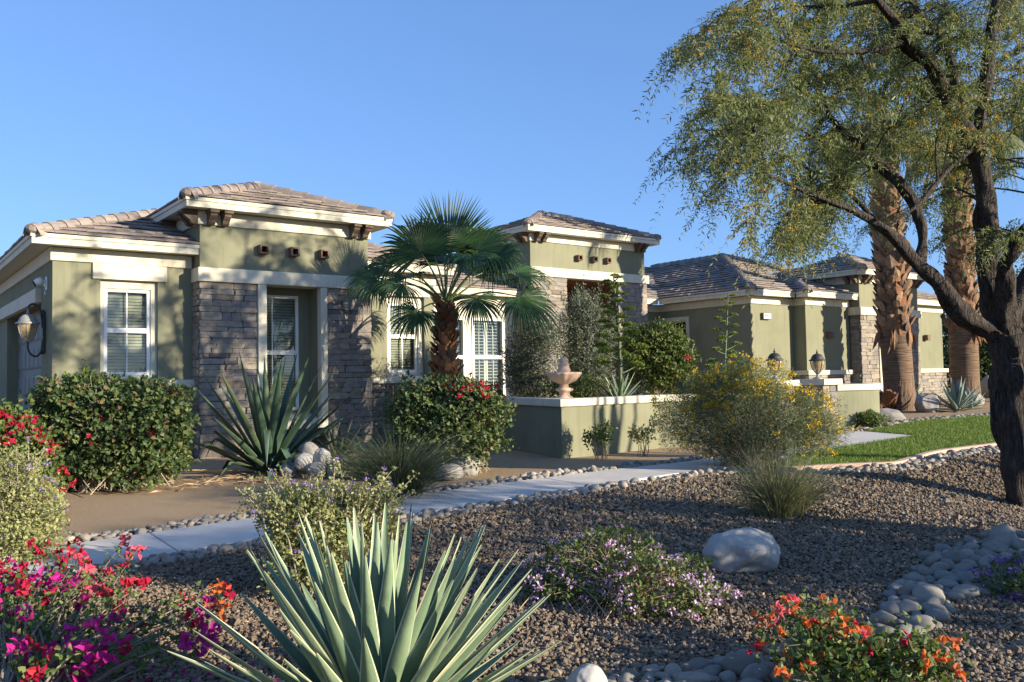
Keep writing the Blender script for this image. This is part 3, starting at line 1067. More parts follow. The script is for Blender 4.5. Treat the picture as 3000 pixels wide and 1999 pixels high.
for x in (5.83, 6.43, 7.03): spout(x, 15.47, 3.68)
for x in (16.64, 17.24, 17.79): spout(x, 18.86, 4.70)
for x in (26.4, 26.95, 27.5): spout(x, 15.13, 3.68)


# --- fascia, soffit
def eaves(x0, x1, y0, y1, ztop, sides, inset=.37, h=.17):
    mb = MB()
    t = .045
    if 'f' in sides:
        mb.box(x0 + .02, x1 - .02, y0 + .02, y0 + .02 + t, ztop - h, ztop - .065)
        mb.box(x0, x1, y0, y0 + .065, ztop - .062, ztop)
    if 'l' in sides:
        a = y0 + .066 if 'f' in sides else y0
        mb.box(x0 + .02, x0 + .02 + t, a, y1, ztop - h, ztop - .065)
        mb.box(x0, x0 + .065, a, y1, ztop - .062, ztop)
    if 'r' in sides:
        a = y0 + .066 if 'f' in sides else y0
        mb.box(x1 - .02 - t, x1 - .02, a, y1, ztop - h, ztop - .065)
        mb.box(x1 - .065, x1, a, y1, ztop - .062, ztop)
    hpart('fascia', mb, M['cream'])
    mb = MB()
    zs = ztop - h + .012
    if 'f' in sides: mb.box(x0 + .066, x1 - .066, y0 + .066, y0 + inset + .1, zs, zs + .01)
    if 'l' in sides: mb.box(x0 + .066, x0 + inset + .1, y0 + inset + .1, y1, zs, zs + .01)
    if 'r' in sides: mb.box(x1 - inset - .1, x1 - .066, y0 + inset + .1, y1, zs, zs + .01)
    hpart('soffit', mb, M['soffit'])


eaves(2.13, 4.86, 15.48, 24, 3.77, 'fl')
eaves(4.43, 8.48, 15.10, 19.35, 4.55, 'flr')
eaves(8.12, 10.45, 15.85, 19.3, 3.77, 'fr')
eaves(10.45, 14.93, 19.25, 19.7, 3.77, 'f')
eaves(14.6, 19.85, 18.48, 22.9, 5.55, 'flr')
eaves(19.56, 20.53, 19.25, 19.7, 3.77, 'f')
eaves(20.52, 22.61, 15.58, 19.25, 3.77, 'fl')
eaves(22.60, 25.3, 15.15, 15.58, 3.77, 'fl')
eaves(24.95, 29.35, 14.75, 18.9, 4.55, 'flr')
eaves(28.96, 31.65, 15.15, 22, 3.77, 'fr')

# --- tiled roofs
TILES = []      # (verts world, faces, roof index)
ROOFS = []


def clip_poly(poly, x0, x1, y0, y1):
    for ax, lim, sg in ((0, x0, 1), (0, x1, -1), (1, y0, 1), (1, y1, -1)):
        out = []
        for i in range(len(poly)):
            p, q = poly[i], poly[(i + 1) % len(poly)]
            a, b = sg * (p[ax] - lim), sg * (q[ax] - lim)
            if a >= 0: out.append(p)
            if (a > 0 > b) or (a < 0 < b):
                t = a / (a - b)
                out.append((p[0] + t * (q[0] - p[0]), p[1] + t * (q[1] - p[1])))
        poly = out
        if len(poly) < 3: return []
    return poly


def facet(roof, poly, e0, inward, z0, pitch=PITCH, tw=.345, ex=.335, rng=np.random.default_rng(3)):
    """poly: plan outline (convex). e0: a point on the eave line, inward: plan direction up the slope"""
    e0, iv = np.array(e0, float), np.array(inward, float)
    uv = np.array([iv[1], -iv[0]])
    k = math.sqrt(1 + pitch * pitch)
    loc = [((np.array(p) - e0) @ uv, (np.array(p) - e0) @ iv * k) for p in poly]
    if sum(loc[i][0] * loc[(i + 1) % len(loc)][1] - loc[(i + 1) % len(loc)][0] * loc[i][1] for i in range(len(loc))) < 0: loc = loc[::-1]

    nrm = np.array([-iv[0] * pitch, -iv[1] * pitch, 1.0]) / k

    def W(u, v, h):
        p = e0 + uv * u + iv * (v / k)
        return np.array([p[0], p[1], z0 + v / k * pitch]) + nrm * h
    base = MB()
    base.add([W(u, v, -.01) for u, v in loc], [tuple(range(len(loc)))])
    base.build('roof_deck', M['roofbase'], roof)
    us, vs = [p[0] for p in loc], [p[1] for p in loc]
    r, v = 0, min(vs) - .05
    while v < max(vs):
        u = min(us) - tw * (.5 if r % 2 else 1.0)
        while u < max(us):
            c = clip_poly(loc, u + .003, u + tw - .003, v, v + ex + .06)
            if len(c) >= 3:
                ar = abs(sum(c[i][0] * c[(i + 1) % len(c)][1] - c[(i + 1) % len(c)][0] * c[i][1] for i in range(len(c)))) / 2
                if ar > .008:
                    jz, jt = rng.normal(0, .004), rng.normal(0, .012)
                    hh = lambda p: .052 - .04 * (p[1] - v) / ex + jz + jt * (p[0] - u - tw / 2)
                    n = len(c)
                    V = [W(p[0], p[1], hh(p)) for p in c] + [W(p[0], p[1], hh(p) - .03) for p in c]
                    TILES.append((np.array(V), [tuple(range(n)), tuple(range(2 * n - 1, n - 1, -1))] + [(i, i + n, (i + 1) % n + n, (i + 1) % n) for i in range(n)], roof))
            u += tw
        v += ex
        r += 1


CAP = []


def cap_row(roof, a, b, lift=.05, w=.125, step=.36):
    """overlapping ridge or hip tiles from the low end a to the high end b, rounded end tile at a"""
    a, b = np.array(a, float), np.array(b, float)
    L = np.linalg.norm(b - a)
    t = (b - a) / L
    s = unit(np.cross(t, [0, 0, 1.]))
    n = np.cross(s, t)
    prof = [(-1.25, -.10), (-.85, .015), (-.38, .062), (.38, .062), (.85, .015), (1.25, -.10)]
    k = max(1, int(round(L / step)))
    for i in range(k):
        p0, p1 = a + t * (L * i / k - (.02 if i else .03)), a + t * (L * (i + 1) / k + .05)
        h0, h1 = lift + .022, lift - .008
        top = [p0 + s * w * x + n * (y + h0) for x, y in prof] + [p1 + s * w * .88 * x + n * (y + h1) for x, y in prof]
        bot = [q - n * .025 for q in top]
        V = np.array(top + bot)
        F = [(j, j + 1, j + 7, j + 6) for j in range(5)] + [(12 + j + 1, 12 + j, 18 + j, 18 + j + 1) for j in range(5)] + [(j + 1, j, 12 + j, 13 + j) for j in range(5)] + [(6 + j, 7 + j, 19 + j, 18 + j) for j in range(5)] + [(0, 6, 18, 12), (11, 5, 17, 23)]
        CAP.append((V, F, roof))
    if lift > .04:   # bulbous starter tile
        V = ICO1[0] * [.15, .15, .10]
        V = V[:, :1] * t + V[:, 1:2] * s + V[:, 2:] * n + a + t * .08 + n * .05
        CAP.append((V, [tuple(f) for f in ICO1[1]], roof))


def roof_part():
    o = link(bpy.data.objects.new('roof', None), house, ORIGIN[house.name])
    ROOFS.append(o)
    return o


def hip(roof, x0, x1, y0, y1, z0, sides='flrb', pitch=PITCH):
    """hip roof over an eaves rectangle"""
    h = min(x1 - x0, y1 - y0) / 2
    if x1 - x0 <= y1 - y0:
        A, B = ((x0 + x1) / 2, y0 + h), ((x0 + x1) / 2, y1 - h)
        F = {'f': [(x0, y0), (x1, y0), A], 'l': [(x0, y0), A, B, (x0, y1)], 'r': [(x1, y0), (x1, y1), B, A], 'b': [(x0, y1), B, (x1, y1)]}
    else:
        A, B = (x0 + h, (y0 + y1) / 2), (x1 - h, (y0 + y1) / 2)
        F = {'f': [(x0, y0), (x1, y0), B, A], 'l': [(x0, y0), A, (x0, y1)], 'r': [(x1, y0), (x1, y1), B], 'b': [(x0, y1), A, B, (x1, y1)]}
    E = {'f': ((x0, y0), (0, 1)), 'l': ((x0, y1), (1, 0)), 'r': ((x1, y0), (-1, 0)), 'b': ((x1, y1), (0, -1))}
    for s in sides: facet(roof, F[s], *E[s], z0, pitch)
    za = z0 + h * pitch
    ctr = {'lf': ((x0, y0), A), 'rf': ((x1, y0), A if x1 - x0 <= y1 - y0 else B)}
    cap_row(roof, (x0 + .03, y0 + .03, z0), (*A, za))
    cap_row(roof, (x1 - .03, y0 + .03, z0), (*ctr['rf'][1], za))
    if A != B: cap_row(roof, (*A, za), (*B, za), .045)


R1 = roof_part()        # garage end
facet(R1, [(2.13, 15.48), (4.78, 15.48), (4.78, 18.13)], (2.13, 15.48), (0, 1), 3.772)
facet(R1, [(2.13, 15.48), (4.78, 18.13), (6.2, 19.6), (6.2, 24), (2.13, 24)], (2.13, 24), (1, 0), 3.772)
cap_row(R1, (2.16, 15.51, 3.772), (6.2, 19.55, 3.772 + 4.07 * PITCH))
R2 = roof_part()
hip(R2, 4.43, 8.48, 15.10, 19.35, 4.553, 'flr')
R3 = roof_part()        # between the towers
facet(R3, [(8.1, 15.85), (10.45, 15.85), (8.1, 18.2)], (8.1, 15.85), (0, 1), 3.772)
facet(R3, [(10.45, 15.85), (10.45, 19.25), (8.1, 21), (8.1, 18.2)], (10.45, 15.85), (-1, 0), 3.772)
cap_row(R3, (10.42, 15.88, 3.772), (8.1, 18.2, 3.772 + 2.35 * PITCH))
facet(R3, [(10.2, 19.25), (14.96, 19.25), (14.96, 24), (10.2, 24)], (10.2, 19.25), (0, 1), 3.772)
R4 = roof_part()
hip(R4, 14.6, 19.85, 18.48, 22.9, 5.553, 'flr')
R5 = roof_part()        # right wing
H5 = 5.3
facet(R5, [(20.52, 15.58), (20.52 + H5, 15.58 + H5), (20.52 + H5, 19.25 + H5), (20.52, 19.25)], (20.52, 19.25), (1, 0), 3.772)
facet(R5, [(19.4, 19.25), (20.52, 19.25), (20.52 + H5, 19.25 + H5), (19.4, 19.25 + H5)], (19.4, 19.25), (0, 1), 3.772)
facet(R5, [(20.52, 15.58), (22.60, 15.58), (25.33, 18.31), (25.33, 20.39)], (20.52, 15.58), (0, 1), 3.772)
facet(R5, [(22.60, 15.15), (25.33, 17.88), (25.33, 18.31), (22.60, 15.58)], (22.60, 15.58), (1, 0), 3.772)
facet(R5, [(22.60, 15.15), (25.33, 15.15), (25.33, 17.88)], (22.60, 15.15), (0, 1), 3.772)
facet(R5, [(25.33, 18.6), (31.0, 18.6), (20.52 + H5, 15.58 + H5), (25.33, 20.39)], (20.52, 15.58), (0, 1), 3.772)
cap_row(R5, (20.55, 15.61, 3.772), (20.52 + H5, 15.58 + H5, 3.772 + H5 * PITCH))
cap_row(R5, (22.63, 15.18, 3.772), (25.3, 17.85, 3.772 + 2.7 * PITCH))
cap_row(R5, (20.52 + H5, 15.58 + H5, 3.772 + H5 * PITCH), (20.52 + H5, 24.5, 3.772 + H5 * PITCH), .045)
cap_row(R5, (20.52 + H5 * 2, 15.58, 3.772), (20.52 + H5, 15.58 + H5, 3.772 + H5 * PITCH))
R6 = roof_part()
hip(R6, 24.95, 29.35, 14.75, 18.9, 4.553, 'flr')
R7 = roof_part()
facet(R7, [(28.96, 15.15), (31.65, 15.15), (28.96, 17.84)], (28.96, 15.15), (0, 1), 3.772)
cap_row(R7, (31.62, 15.18, 3.772), (28.96, 17.84, 3.772 + 2.69 * PITCH))


def pick_largest(items, keep):
    """split pieces by how large they show from the street"""
    sc = []
    for V, F, *_ in items:
        u, w, d = view_uvd(np.asarray(V).mean(0))
        out = abs(u) > .62 or abs(w) > .42
        ext = np.asarray(V).max(0) - np.asarray(V).min(0)
        sc.append(-(np.linalg.norm(ext) / d) * (.05 if out else 1))
    o = np.argsort(sc)
    return o[:keep], o[keep:]


def place_pieces(items, keep, name, mass, material):
    big, rest = pick_largest(items, keep)
    for i in big:
        V, F, par = items[i]
        V = np.asarray(V)
        c = V.mean(0)
        mb = MB()
        mb.add(V, F)
        mb.build(name, material, par, c)
    if len(rest):
        mb = MB()
        for i in rest: mb.add(items[i][0], items[i][1])
        o = mb.build(mass, material, house)
        o['kind'] = 'stuff'


print('tiles', len(TILES), 'caps', len(CAP))
place_pieces(TILES, 300, 'roof_tile', 'far_roof_tiles', M['tile'])
place_pieces(CAP, 190, 'ridge_tile', 'far_ridge_tiles', M['tile'])

# --- ledgestone veneer
STONES = []


def chamfer_box(seed):
    rng = np.random.default_rng(seed)
    c = .10
    V, idx = [], {}
    for sx in (-1, 1):
        for sy in (-1, 1):
            for sz in (-1, 1):
                j = rng.normal(0, .05, 3) * [1, .6, 1.3]
                for ax in range(3):
                    p = np.array([sx, sy, sz], float) * .5
                    q = p.copy()
                    for b in range(3):
                        if b != ax: q[b] -= math.copysign(c * (.5 if b != 2 else .9) * rng.uniform(.6, 1.4), q[b])
                    idx[(sx, sy, sz, ax)] = len(V)
                    V.append(q + j * .6)
    V = np.array(V)
    from itertools import product
    F = []
    for ax in range(3):
        o = [a for a in range(3) if a != ax]
        for s in (-1, 1):
            ring = []
            for a, b in ((-1, -1), (1, -1), (1, 1), (-1, 1)):
                k = [0, 0, 0]
                k[ax], k[o[0]], k[o[1]] = s, a, b
                ring.append(idx[(*k, ax)])
            F.append(tuple(ring))
        # edges parallel to ax
        for a, b in product((-1, 1), (-1, 1)):
            q = []
            for s in (-1, 1):
                k = [0, 0, 0]
                k[ax], k[o[0]], k[o[1]] = s, a, b
                q.append((idx[(*k, o[0])], idx[(*k, o[1])]))
            F.append((q[0][0], q[0][1], q[1][1], q[1][0]))
    for s in product((-1, 1), repeat=3): F.append(tuple(idx[(*s, a)] for a in range(3)))
    # orient outwards
    G = []
    for f in F:
        n = np.cross(V[f[1]] - V[f[0]], V[f[2]] - V[f[0]])
        G.append(f if n @ V[list(f)].mean(0) > 0 else f[::-1])
    return V, G


STV = [chamfer_box(i) for i in range(9)]
ST_ME = []
for V, F in STV:
    mb = MB()
    mb.add(V, F)
    ks = list(mb.f)
    ST_ME.append(mesh_np(V, [np.concatenate(mb.f[k]) for k in ks], M['ledgestone']))


def stone_face(part, O, UN, w, z0, z1, seed, wrap0=0., wrap1=0.):
    rng = np.random.default_rng(seed)
    O, U, N = np.array(O, float), np.array(UN[0], float), np.array(UN[1], float)
    z = z0
    while z < z1 - .03:
        h = min(rng.choice([.085, .10, .115, .13, .15], p=[.2, .25, .25, .2, .1]), z1 - z)
        if z1 - z - h < .05: h = z1 - z
        u = -wrap0
        end = w + wrap1
        while u < end - .02:
            l = rng.uniform(.16, .52)
            if end - u - l < .12: l = end - u
            p = rng.uniform(.0, .022)
            hh = h if rng.random() > .12 or h < .12 else h
            STONES.append((O + U * (u + l / 2) + N * (p / 2 - .01) + [0, 0, z + hh / 2], (l - .007, .06 + p, hh - .007), U, N, part, int(rng.integers(0, 9))))
            u += l
        z += h


def stone_part(name, boxes):
    mb = MB()
    for b in boxes: mb.box(*b)
    return mb.build(name, M['mortar'], house)


c1 = stone_part('stone_column', [(4.79, 5.81, 15.50, 15.9, -.3, 3.115)])
stone_face(c1, (4.77, 15.49, 0), FRONT, 1.05, -.2, 3.115, 1)
stone_face(c1, (4.78, 15.83, 0), LEFT, .31, -.2, 3.115, 2)
c2 = stone_part('stone_column', [(7.20, 8.14, 15.50, 15.9, -.3, 3.115)])
stone_face(c2, (7.195, 15.49, 0), FRONT, .965, -.2, 3.115, 3)
c3 = stone_part('stone_wainscot', [(2.48, 4.75, 15.80, 15.83, -.3, 1.235), (2.47, 2.5, 15.84, 16.3, -.3, 1.235)])
stone_face(c3, (2.46, 15.79, 0), FRONT, 2.29, -.2, 1.235, 4)
c4 = stone_part('stone_wainscot', [(8.15, 10.14, 16.17, 16.2, -.3, 1.235)])
stone_face(c4, (8.17, 16.16, 0), FRONT, 2.0, -.2, 1.235, 5)
c5 = stone_part('stone_column', [(14.97, 16.26, 18.88, 19.55, -.2, 4.165)])
stone_face(c5, (14.95, 18.87, 0), FRONT, 1.33, 0, 4.165, 6)
stone_face(c5, (14.96, 19.58, 0), LEFT, .68, 0, 4.165, 7)
c6 = stone_part('stone_column', [(18.35, 19.55, 18.88, 19.55, -.2, 4.165)])
stone_face(c6, (18.33, 18.87, 0), FRONT, 1.24, 0, 4.165, 8)
c7 = stone_part('stone_wainscot', [(22.9, 22.95, 15.5, 15.93, 0, 1.235), (22.9, 25.3, 15.47, 15.5, 0, 1.235)])
stone_face(c7, (22.90, 15.46, 0), FRONT, 2.42, 0, 1.235, 9)
stone_face(c7, (22.9, 15.93, 0), LEFT, .46, 0, 1.235, 10)
c8 = stone_part('stone_column', [(25.33, 26.3, 15.14, 15.5, 0, 3.115)])
stone_face(c8, (25.31, 15.13, 0), FRONT, 1.0, 0, 3.115, 11)
stone_face(c8, (25.32, 15.47, 0), LEFT, .31, 0, 3.115, 12)
c9 = stone_part('stone_column', [(27.9, 28.93, 15.14, 15.5, 0, 3.115)])
stone_face(c9, (27.9, 15.13, 0), FRONT, 1.04, 0, 3.115, 13)
c10 = stone_part('stone_wainscot', [(28.95, 31.3, 15.47, 15.5, 0, 1.235)])
stone_face(c10, (28.97, 15.46, 0), FRONT, 2.4, 0, 1.235, 14)


def place_stones(stones, keep, host, mass):
    sc = []
    for c, s, U, N, par, k in stones:
        u, w, d = view_uvd(c)
        facing = max(.05, -((c - np.array(CAM)) @ N) / np.linalg.norm(c - np.array(CAM)))
        sc.append(-(s[0] * s[2]) * facing / d ** 2 * (.05 if abs(u) > .62 or abs(w) > .42 else 1))
    order = np.argsort(sc)
    for i in order[:keep]:
        c, s, U, N, par, k = stones[i]
        o = bpy.data.objects.new('stone', ST_ME[k])
        link(o, par, c)
        o.rotation_euler = (0, 0, math.atan2(U[1], U[0]))
        o.scale = s
    mb = MB()
    for i in order[keep:]:
        c, s, U, N, par, k = stones[i]
        V = STV[k][0] * s
        V = V[:, :1] * U + V[:, 1:2] * -N + V[:, 2:] * np.array([0, 0, 1.]) + c
        mb.add(V, STV[k][1])
    if len(order) > keep:
        o = mb.build(mass, M['ledgestone'], host)
        o['kind'] = 'stuff'


print('stones', len(STONES))
place_stones(STONES, 300, house, 'far_ledgestones')
# ------------------------------------------------------------------ fixtures on the house
def lantern_head(root, c, s, dark):
    """dome, amber bowl, cage; c = centre of the rim, s = rim radius"""
    metal = M['iron'] if dark else M['pewter']
    mb = MB()
    lathe(mb, [(1.0 * s, -.06 * s), (1.04 * s, 0), (.96 * s, .10 * s), (.80 * s, .16 * s), (.78 * s, .22 * s)], c, 24)
    lathe(mb, [(.76 * s, .2 * s), (.70 * s, .42 * s), (.54 * s, .66 * s), (.34 * s, .80 * s), (.12 * s, .86 * s), (.10 * s, .95 * s), (.16 * s, 1.02 * s), (.08 * s, 1.1 * s), (.05 * s, 1.28 * s), (.005, 1.42 * s)], c, 32, 0, 16, .025)
    mb.build('lantern_roof', metal, root, smooth=True)
    mb = MB()
    lathe(mb, [(.82 * s, -.06 * s), (.80 * s, -.35 * s), (.70 * s, -.8 * s), (.54 * s, -1.2 * s), (.34 * s, -1.5 * s), (.2 * s, -1.58 * s)], c, 24)
    mb.build('glass_bowl', M['amber'], root, smooth=True)
    mb = MB()
    for k in range(6):
        a = k * math.pi / 3 + .3
        pts = [(c[0] + r * s * math.cos(a), c[1] + r * s * math.sin(a), c[2] + z * s) for r, z in ((.86, -.05), (.84, -.35), (.74, -.8), (.58, -1.2), (.37, -1.5), (.2, -1.6))]
        tube(mb, pts, .035 * s, 5)
    lathe(mb, [(.30 * s, -1.66 * s), (.34 * s, -1.6 * s), (.30 * s, -1.53 * s)], c, 16)
    mb.build('cage', metal, root, smooth=True)


wl = thing('wall_lantern', 'large scroll-arm wall lantern with amber glass beside the garage door', 'lantern', (2.5, 16.48, 2.2))
lantern_head(wl, (2.235, 16.48, 2.37), .185, False)
mb = MB()
mb.box(2.455, 2.498, 16.44, 16.52, 1.88, 2.58)
for z in (1.9, 2.56): lathe(mb, [(.02, -.05), (.045, 0), (.02, .05)], (2.46, 16.48, z), 10)
mb.build('back_plate', M['iron'], wl, bevel=.008)
mb = MB()
tube(mb, spline([(2.46, 16.48, 2.30), (2.44, 16.48, 2.50), (2.40, 16.48, 2.64), (2.33, 16.48, 2.70), (2.27, 16.48, 2.69), (2.235, 16.48, 2.63)], 22), .017, 8)
tube(mb, spline([(2.46, 16.48, 2.10), (2.44, 16.48, 1.92), (2.39, 16.48, 1.83), (2.33, 16.48, 1.82), (2.27, 16.48, 1.87), (2.237, 16.48, 1.96), (2.235, 16.48, 2.07)], 22), .017, 8)
mb.build('scroll_arm', M['iron'], wl, smooth=True)

sc = thing('security_camera', 'white security camera on a wall bracket above the garage lantern', 'camera', (2.5, 16.3, 3.0))
mb = MB()
mb.box(2.47, 2.499, 16.25, 16.34, 2.93, 3.16)
mb.box(2.44, 2.47, 16.28, 16.32, 2.99, 3.10)
mb.build('bracket', M['vinyl'], sc, bevel=.012)
mb = MB()
prof = [(.035, 0), (.062, .02), (.066, .07), (.05, .13), (.02, .15)]
lathe(mb, prof, (0, 0, 0), 16)
V = np.concatenate(mb.v)
R = np.array(Matrix.Rotation(math.radians(62), 3, 'Y') @ Matrix.Rotation(0, 3, 'X'))
mb.v = [(v * [1, 1, -1]) @ R.T + [2.43, 16.3, 3.10] for v in mb.v]
mb.build('camera_body', M['vinyl'], sc, smooth=True)
mb = MB()
lathe(mb, [(.05, 0), (.05, .012), (.01, .013)], (0, 0, 0), 16)
mb.v = [(v * [1, 1, -1] + [0, 0, -.142]) @ R.T + [2.43, 16.3, 3.10] for v in mb.v]
mb.build('lens_face', M['dark'], sc)
mb = MB()
tube(mb, spline([(2.46, 16.29, 2.93), (2.45, 16.28, 2.88), (2.46, 16.27, 2.85), (2.48, 16.29, 2.90)], 10), .006, 5)
mb.build('cable', M['vinyl'], sc)

pl = thing('house_number_sign', 'white lit house number box reading 49412 on the olive wall', 'sign', (21.53, 15.93, 3.0))
mb = MB()
mb.box(21.34, 21.72, 15.84, 15.928, 2.92, 3.115)
mb.build('box', M['clay'], pl, bevel=.006)
mb = MB()
mb.box(21.365, 21.70, 15.832, 15.84, 2.94, 3.10)
mb.build('face', M['vinyl'], pl)
cu = bpy.data.curves.new('digits', 'FONT')
cu.body = '49412'
cu.size = .155
cu.align_x, cu.align_y = 'CENTER', 'CENTER'
cu.extrude = .002
cu.materials.append(M['iron'])
tmp = bpy.data.objects.new('digits_curve', cu)
COL.objects.link(tmp)
bpy.context.view_layer.update()
dme = bpy.data.meshes.new_from_object(tmp.evaluated_get(bpy.context.evaluated_depsgraph_get()))
bpy.data.objects.remove(tmp)
dg = link(bpy.data.objects.new('digits', dme), pl, (21.532, 15.829, 3.022))
dg.rotation_euler = (math.radians(90), 0, 0)
dg.scale = (.78, 1, 1)

for x, y, z, lab in ((24.02, 15.5, 2.38, 'square brown wall sconce on the olive wall left of the palm'), (29.95, 15.5, 2.38, 'square brown wall sconce on the far olive wall right of the palm')):
    t = thing('wall_sconce', lab, 'lamp', (x + .15, y, z), 'square brown wall sconces')
    mb = MB()
    mb.box(x, x + .2, y - .16, y - .002, z, z + .19)
    mb.build('housing', M['clay'], t, bevel=.008)
    mb = MB()
    mb.box(x + .2, x + .34, y - .06, y - .002, z + .02, z + .17)
    mb.build('side_box', M['clay'], t, bevel=.006)
    mb = MB()
    mb.box(x + .235, x + .305, y - .064, y - .06, z + .05, z + .14)
    mb.build('opening', M['dark'], t)


# ------------------------------------------------------------------ garden walls, pillars, fountain
def path_wall(pts, thick, z_off0, ztop):
    """prism along a plan path (to the left of travel)"""
    p = np.asarray(pts, float)
    T = unit(np.gradient(p, axis=0))
    n = len(p)
    out = []
    for i in range(n):
        if 0 < i < n - 1:
            a, b = unit(p[i] - p[i - 1]), unit(p[i + 1] - p[i])
            na, nb = np.array([-a[1], a[0]]), np.array([-b[1], b[0]])
            m_ = unit(na + nb)
            out.append(m_ / max(.3, m_ @ na))
        else:
            a = unit(p[1] - p[0]) if i == 0 else unit(p[-1] - p[-2])
            out.append(np.array([-a[1], a[0]]))
    return p, np.array(out)


def wall_run(root, name, pts, o0, o1, z0, z1, material, bevel):
    p, nn = path_wall(pts, 0, 0, 0)
    mb = MB()
    n = len(p)
    V = []
    for i in range(n):
        a, b = p[i] + nn[i] * o0, p[i] + nn[i] * o1
        V += [(a[0], a[1], z0), (b[0], b[1], z0), (b[0], b[1], z1), (a[0], a[1], z1)]
    F = [(i * 4 + j, i * 4 + (j + 1) % 4, (i + 1) * 4 + (j + 1) % 4, (i + 1) * 4 + j) for i in range(n - 1) for j in range(4)] + [(3, 2, 1, 0), (n * 4 - 4, n * 4 - 3, n * 4 - 2, n * 4 - 1)]
    mb.add(V, F)
    return mb.build(name, M[material], root, bevel=bevel)


PW = [(9.95, 15.8), (9.81, 13.69), (9.11, 10.75), (11.63, 10.98), (13.75, 10.42)]
pw = thing('planter_wall', 'low olive stucco planter wall with cream cap behind the sand bed', 'wall', (9.11, 10.75, 0))
wall_run(pw, 'stucco_body', PW, 0, .24, -.2, .82, 'stucco', .015)
wall_run(pw, 'cap', PW, -.045, .285, .82, .95, 'cream', .018)
mb = MB()
mb.add([(9.33, 10.95, .8), (11.63, 11.2, .8), (13.75, 10.62, .8), (14.0, 13, .8), (14.1, 18.6, .8), (10.2, 19.4, .8), (10.05, 13.65, .8)], [tuple(range(7))])
mb.build('planting_soil', M['sand'], pw)

cw = thing('low_garden_wall', 'curved low stucco wall with cream cap right of the lantern pillar', 'wall', (17, 10.3, .1))
CW = spline([(16.12, 10.22), (16.8, 10.02), (17.5, 10.08), (17.95, 10.45), (18.0, 10.9), (17.7, 11.6)], 26)
wall_run(cw, 'stucco_body', CW, 0, .22, -.1, .92, 'stucco', .01)
wall_run(cw, 'cap', CW, -.045, .265, .92, 1.05, 'cream', .015)

PSTONES = {}
for (x, y, lab) in ((14.0, 10.18, 'stone lantern pillar half hidden by the yellow flowering bush'), (15.9, 10.46, 'stone lantern pillar at the end of the curved low wall')):
    t = thing('stone_pillar', lab, 'pillar', (x, y, 0), 'entry pillars')
    mb = MB()
    mb.box(x - .22, x + .22, y - .22, y + .22, -.1, 1.05)
    core = mb.build('core', M['mortar'], t)
    mb = MB()
    mb.box(x - .33, x + .33, y - .33, y + .33, 1.05, 1.175)
    mb.build('cap', M['cream'], t, bevel=.012)
    keep_st = STONES
    STONES = []
    stone_face(t, (x - .25, y - .22, 0), FRONT, .5, 0, 1.05, int(x * 10))
    stone_face(t, (x - .22, y + .22, 0), LEFT, .44, 0, 1.05, int(x * 10) + 1)
    stone_face(t, (x + .22, y - .22, 0), ((0, 1, 0), (1, 0, 0)), .44, 0, 1.05, int(x * 10) + 2)
    for c, s, U, N, par, k in STONES:
        o = bpy.data.objects.new('stone', ST_ME[k])
        link(o, par, c)
        o.rotation_euler = (0, 0, math.atan2(U[1], U[0]))
        o.scale = s
    STONES = keep_st
for (x, y, lab) in ((14.05, 10.2, 'dark pillar lantern standing among the yellow flowers'), (15.85, 10.46, 'dark pillar lantern with amber glass on the uncovered pillar cap')):
    t = thing('pillar_lantern', lab, 'lantern', (x, y, 1.175), 'pillar lanterns')
    lantern_head(t, (x, y, 1.56), .165, True)
    mb = MB()
    lathe(mb, [(.10, 0), (.10, .02), (.06, .035), (.03, .05), (.028, .09), (.045, .115), (.06, .14)], (x, y, 1.175), 16)
    mb.build('stem', M['pewter'], t, smooth=True)

ft = thing('garden_fountain', 'small pink cast-stone fountain with scalloped bowl behind the planter wall', 'fountain', (9.72, 11.38, .8))
c = (9.72, 11.38, .8)
mb = MB()
lathe(mb, [(.15, 0), (.155, .10), (.15, .155), (.11, .18), (.085, .22), (.10, .25), (.155, .275), (.155, .305), (.09, .33), (.075, .38)], c, 24)
mb.build('pedestal', M['sandstone'], ft, smooth=True)
mb = MB()
lathe(mb, [(.075, .375), (.12, .40), (.21, .44), (.265, .50), (.295, .545), (.31, .56), (.31, .585), (.28, .59), (.2, .575)], c, 64, 0, 14, .028)
mb.build('bowl', M['sandstone'], ft, smooth=True)
mb = MB()
lathe(mb, [(.12, .56), (.125, .62), (.10, .66), (.095, .70), (.105, .735), (.07, .75), (.085, .775), (.075, .82), (.035, .85), (.004, .855)], c, 20)
mb.build('finial', M['sandstone'], ft, smooth=True)
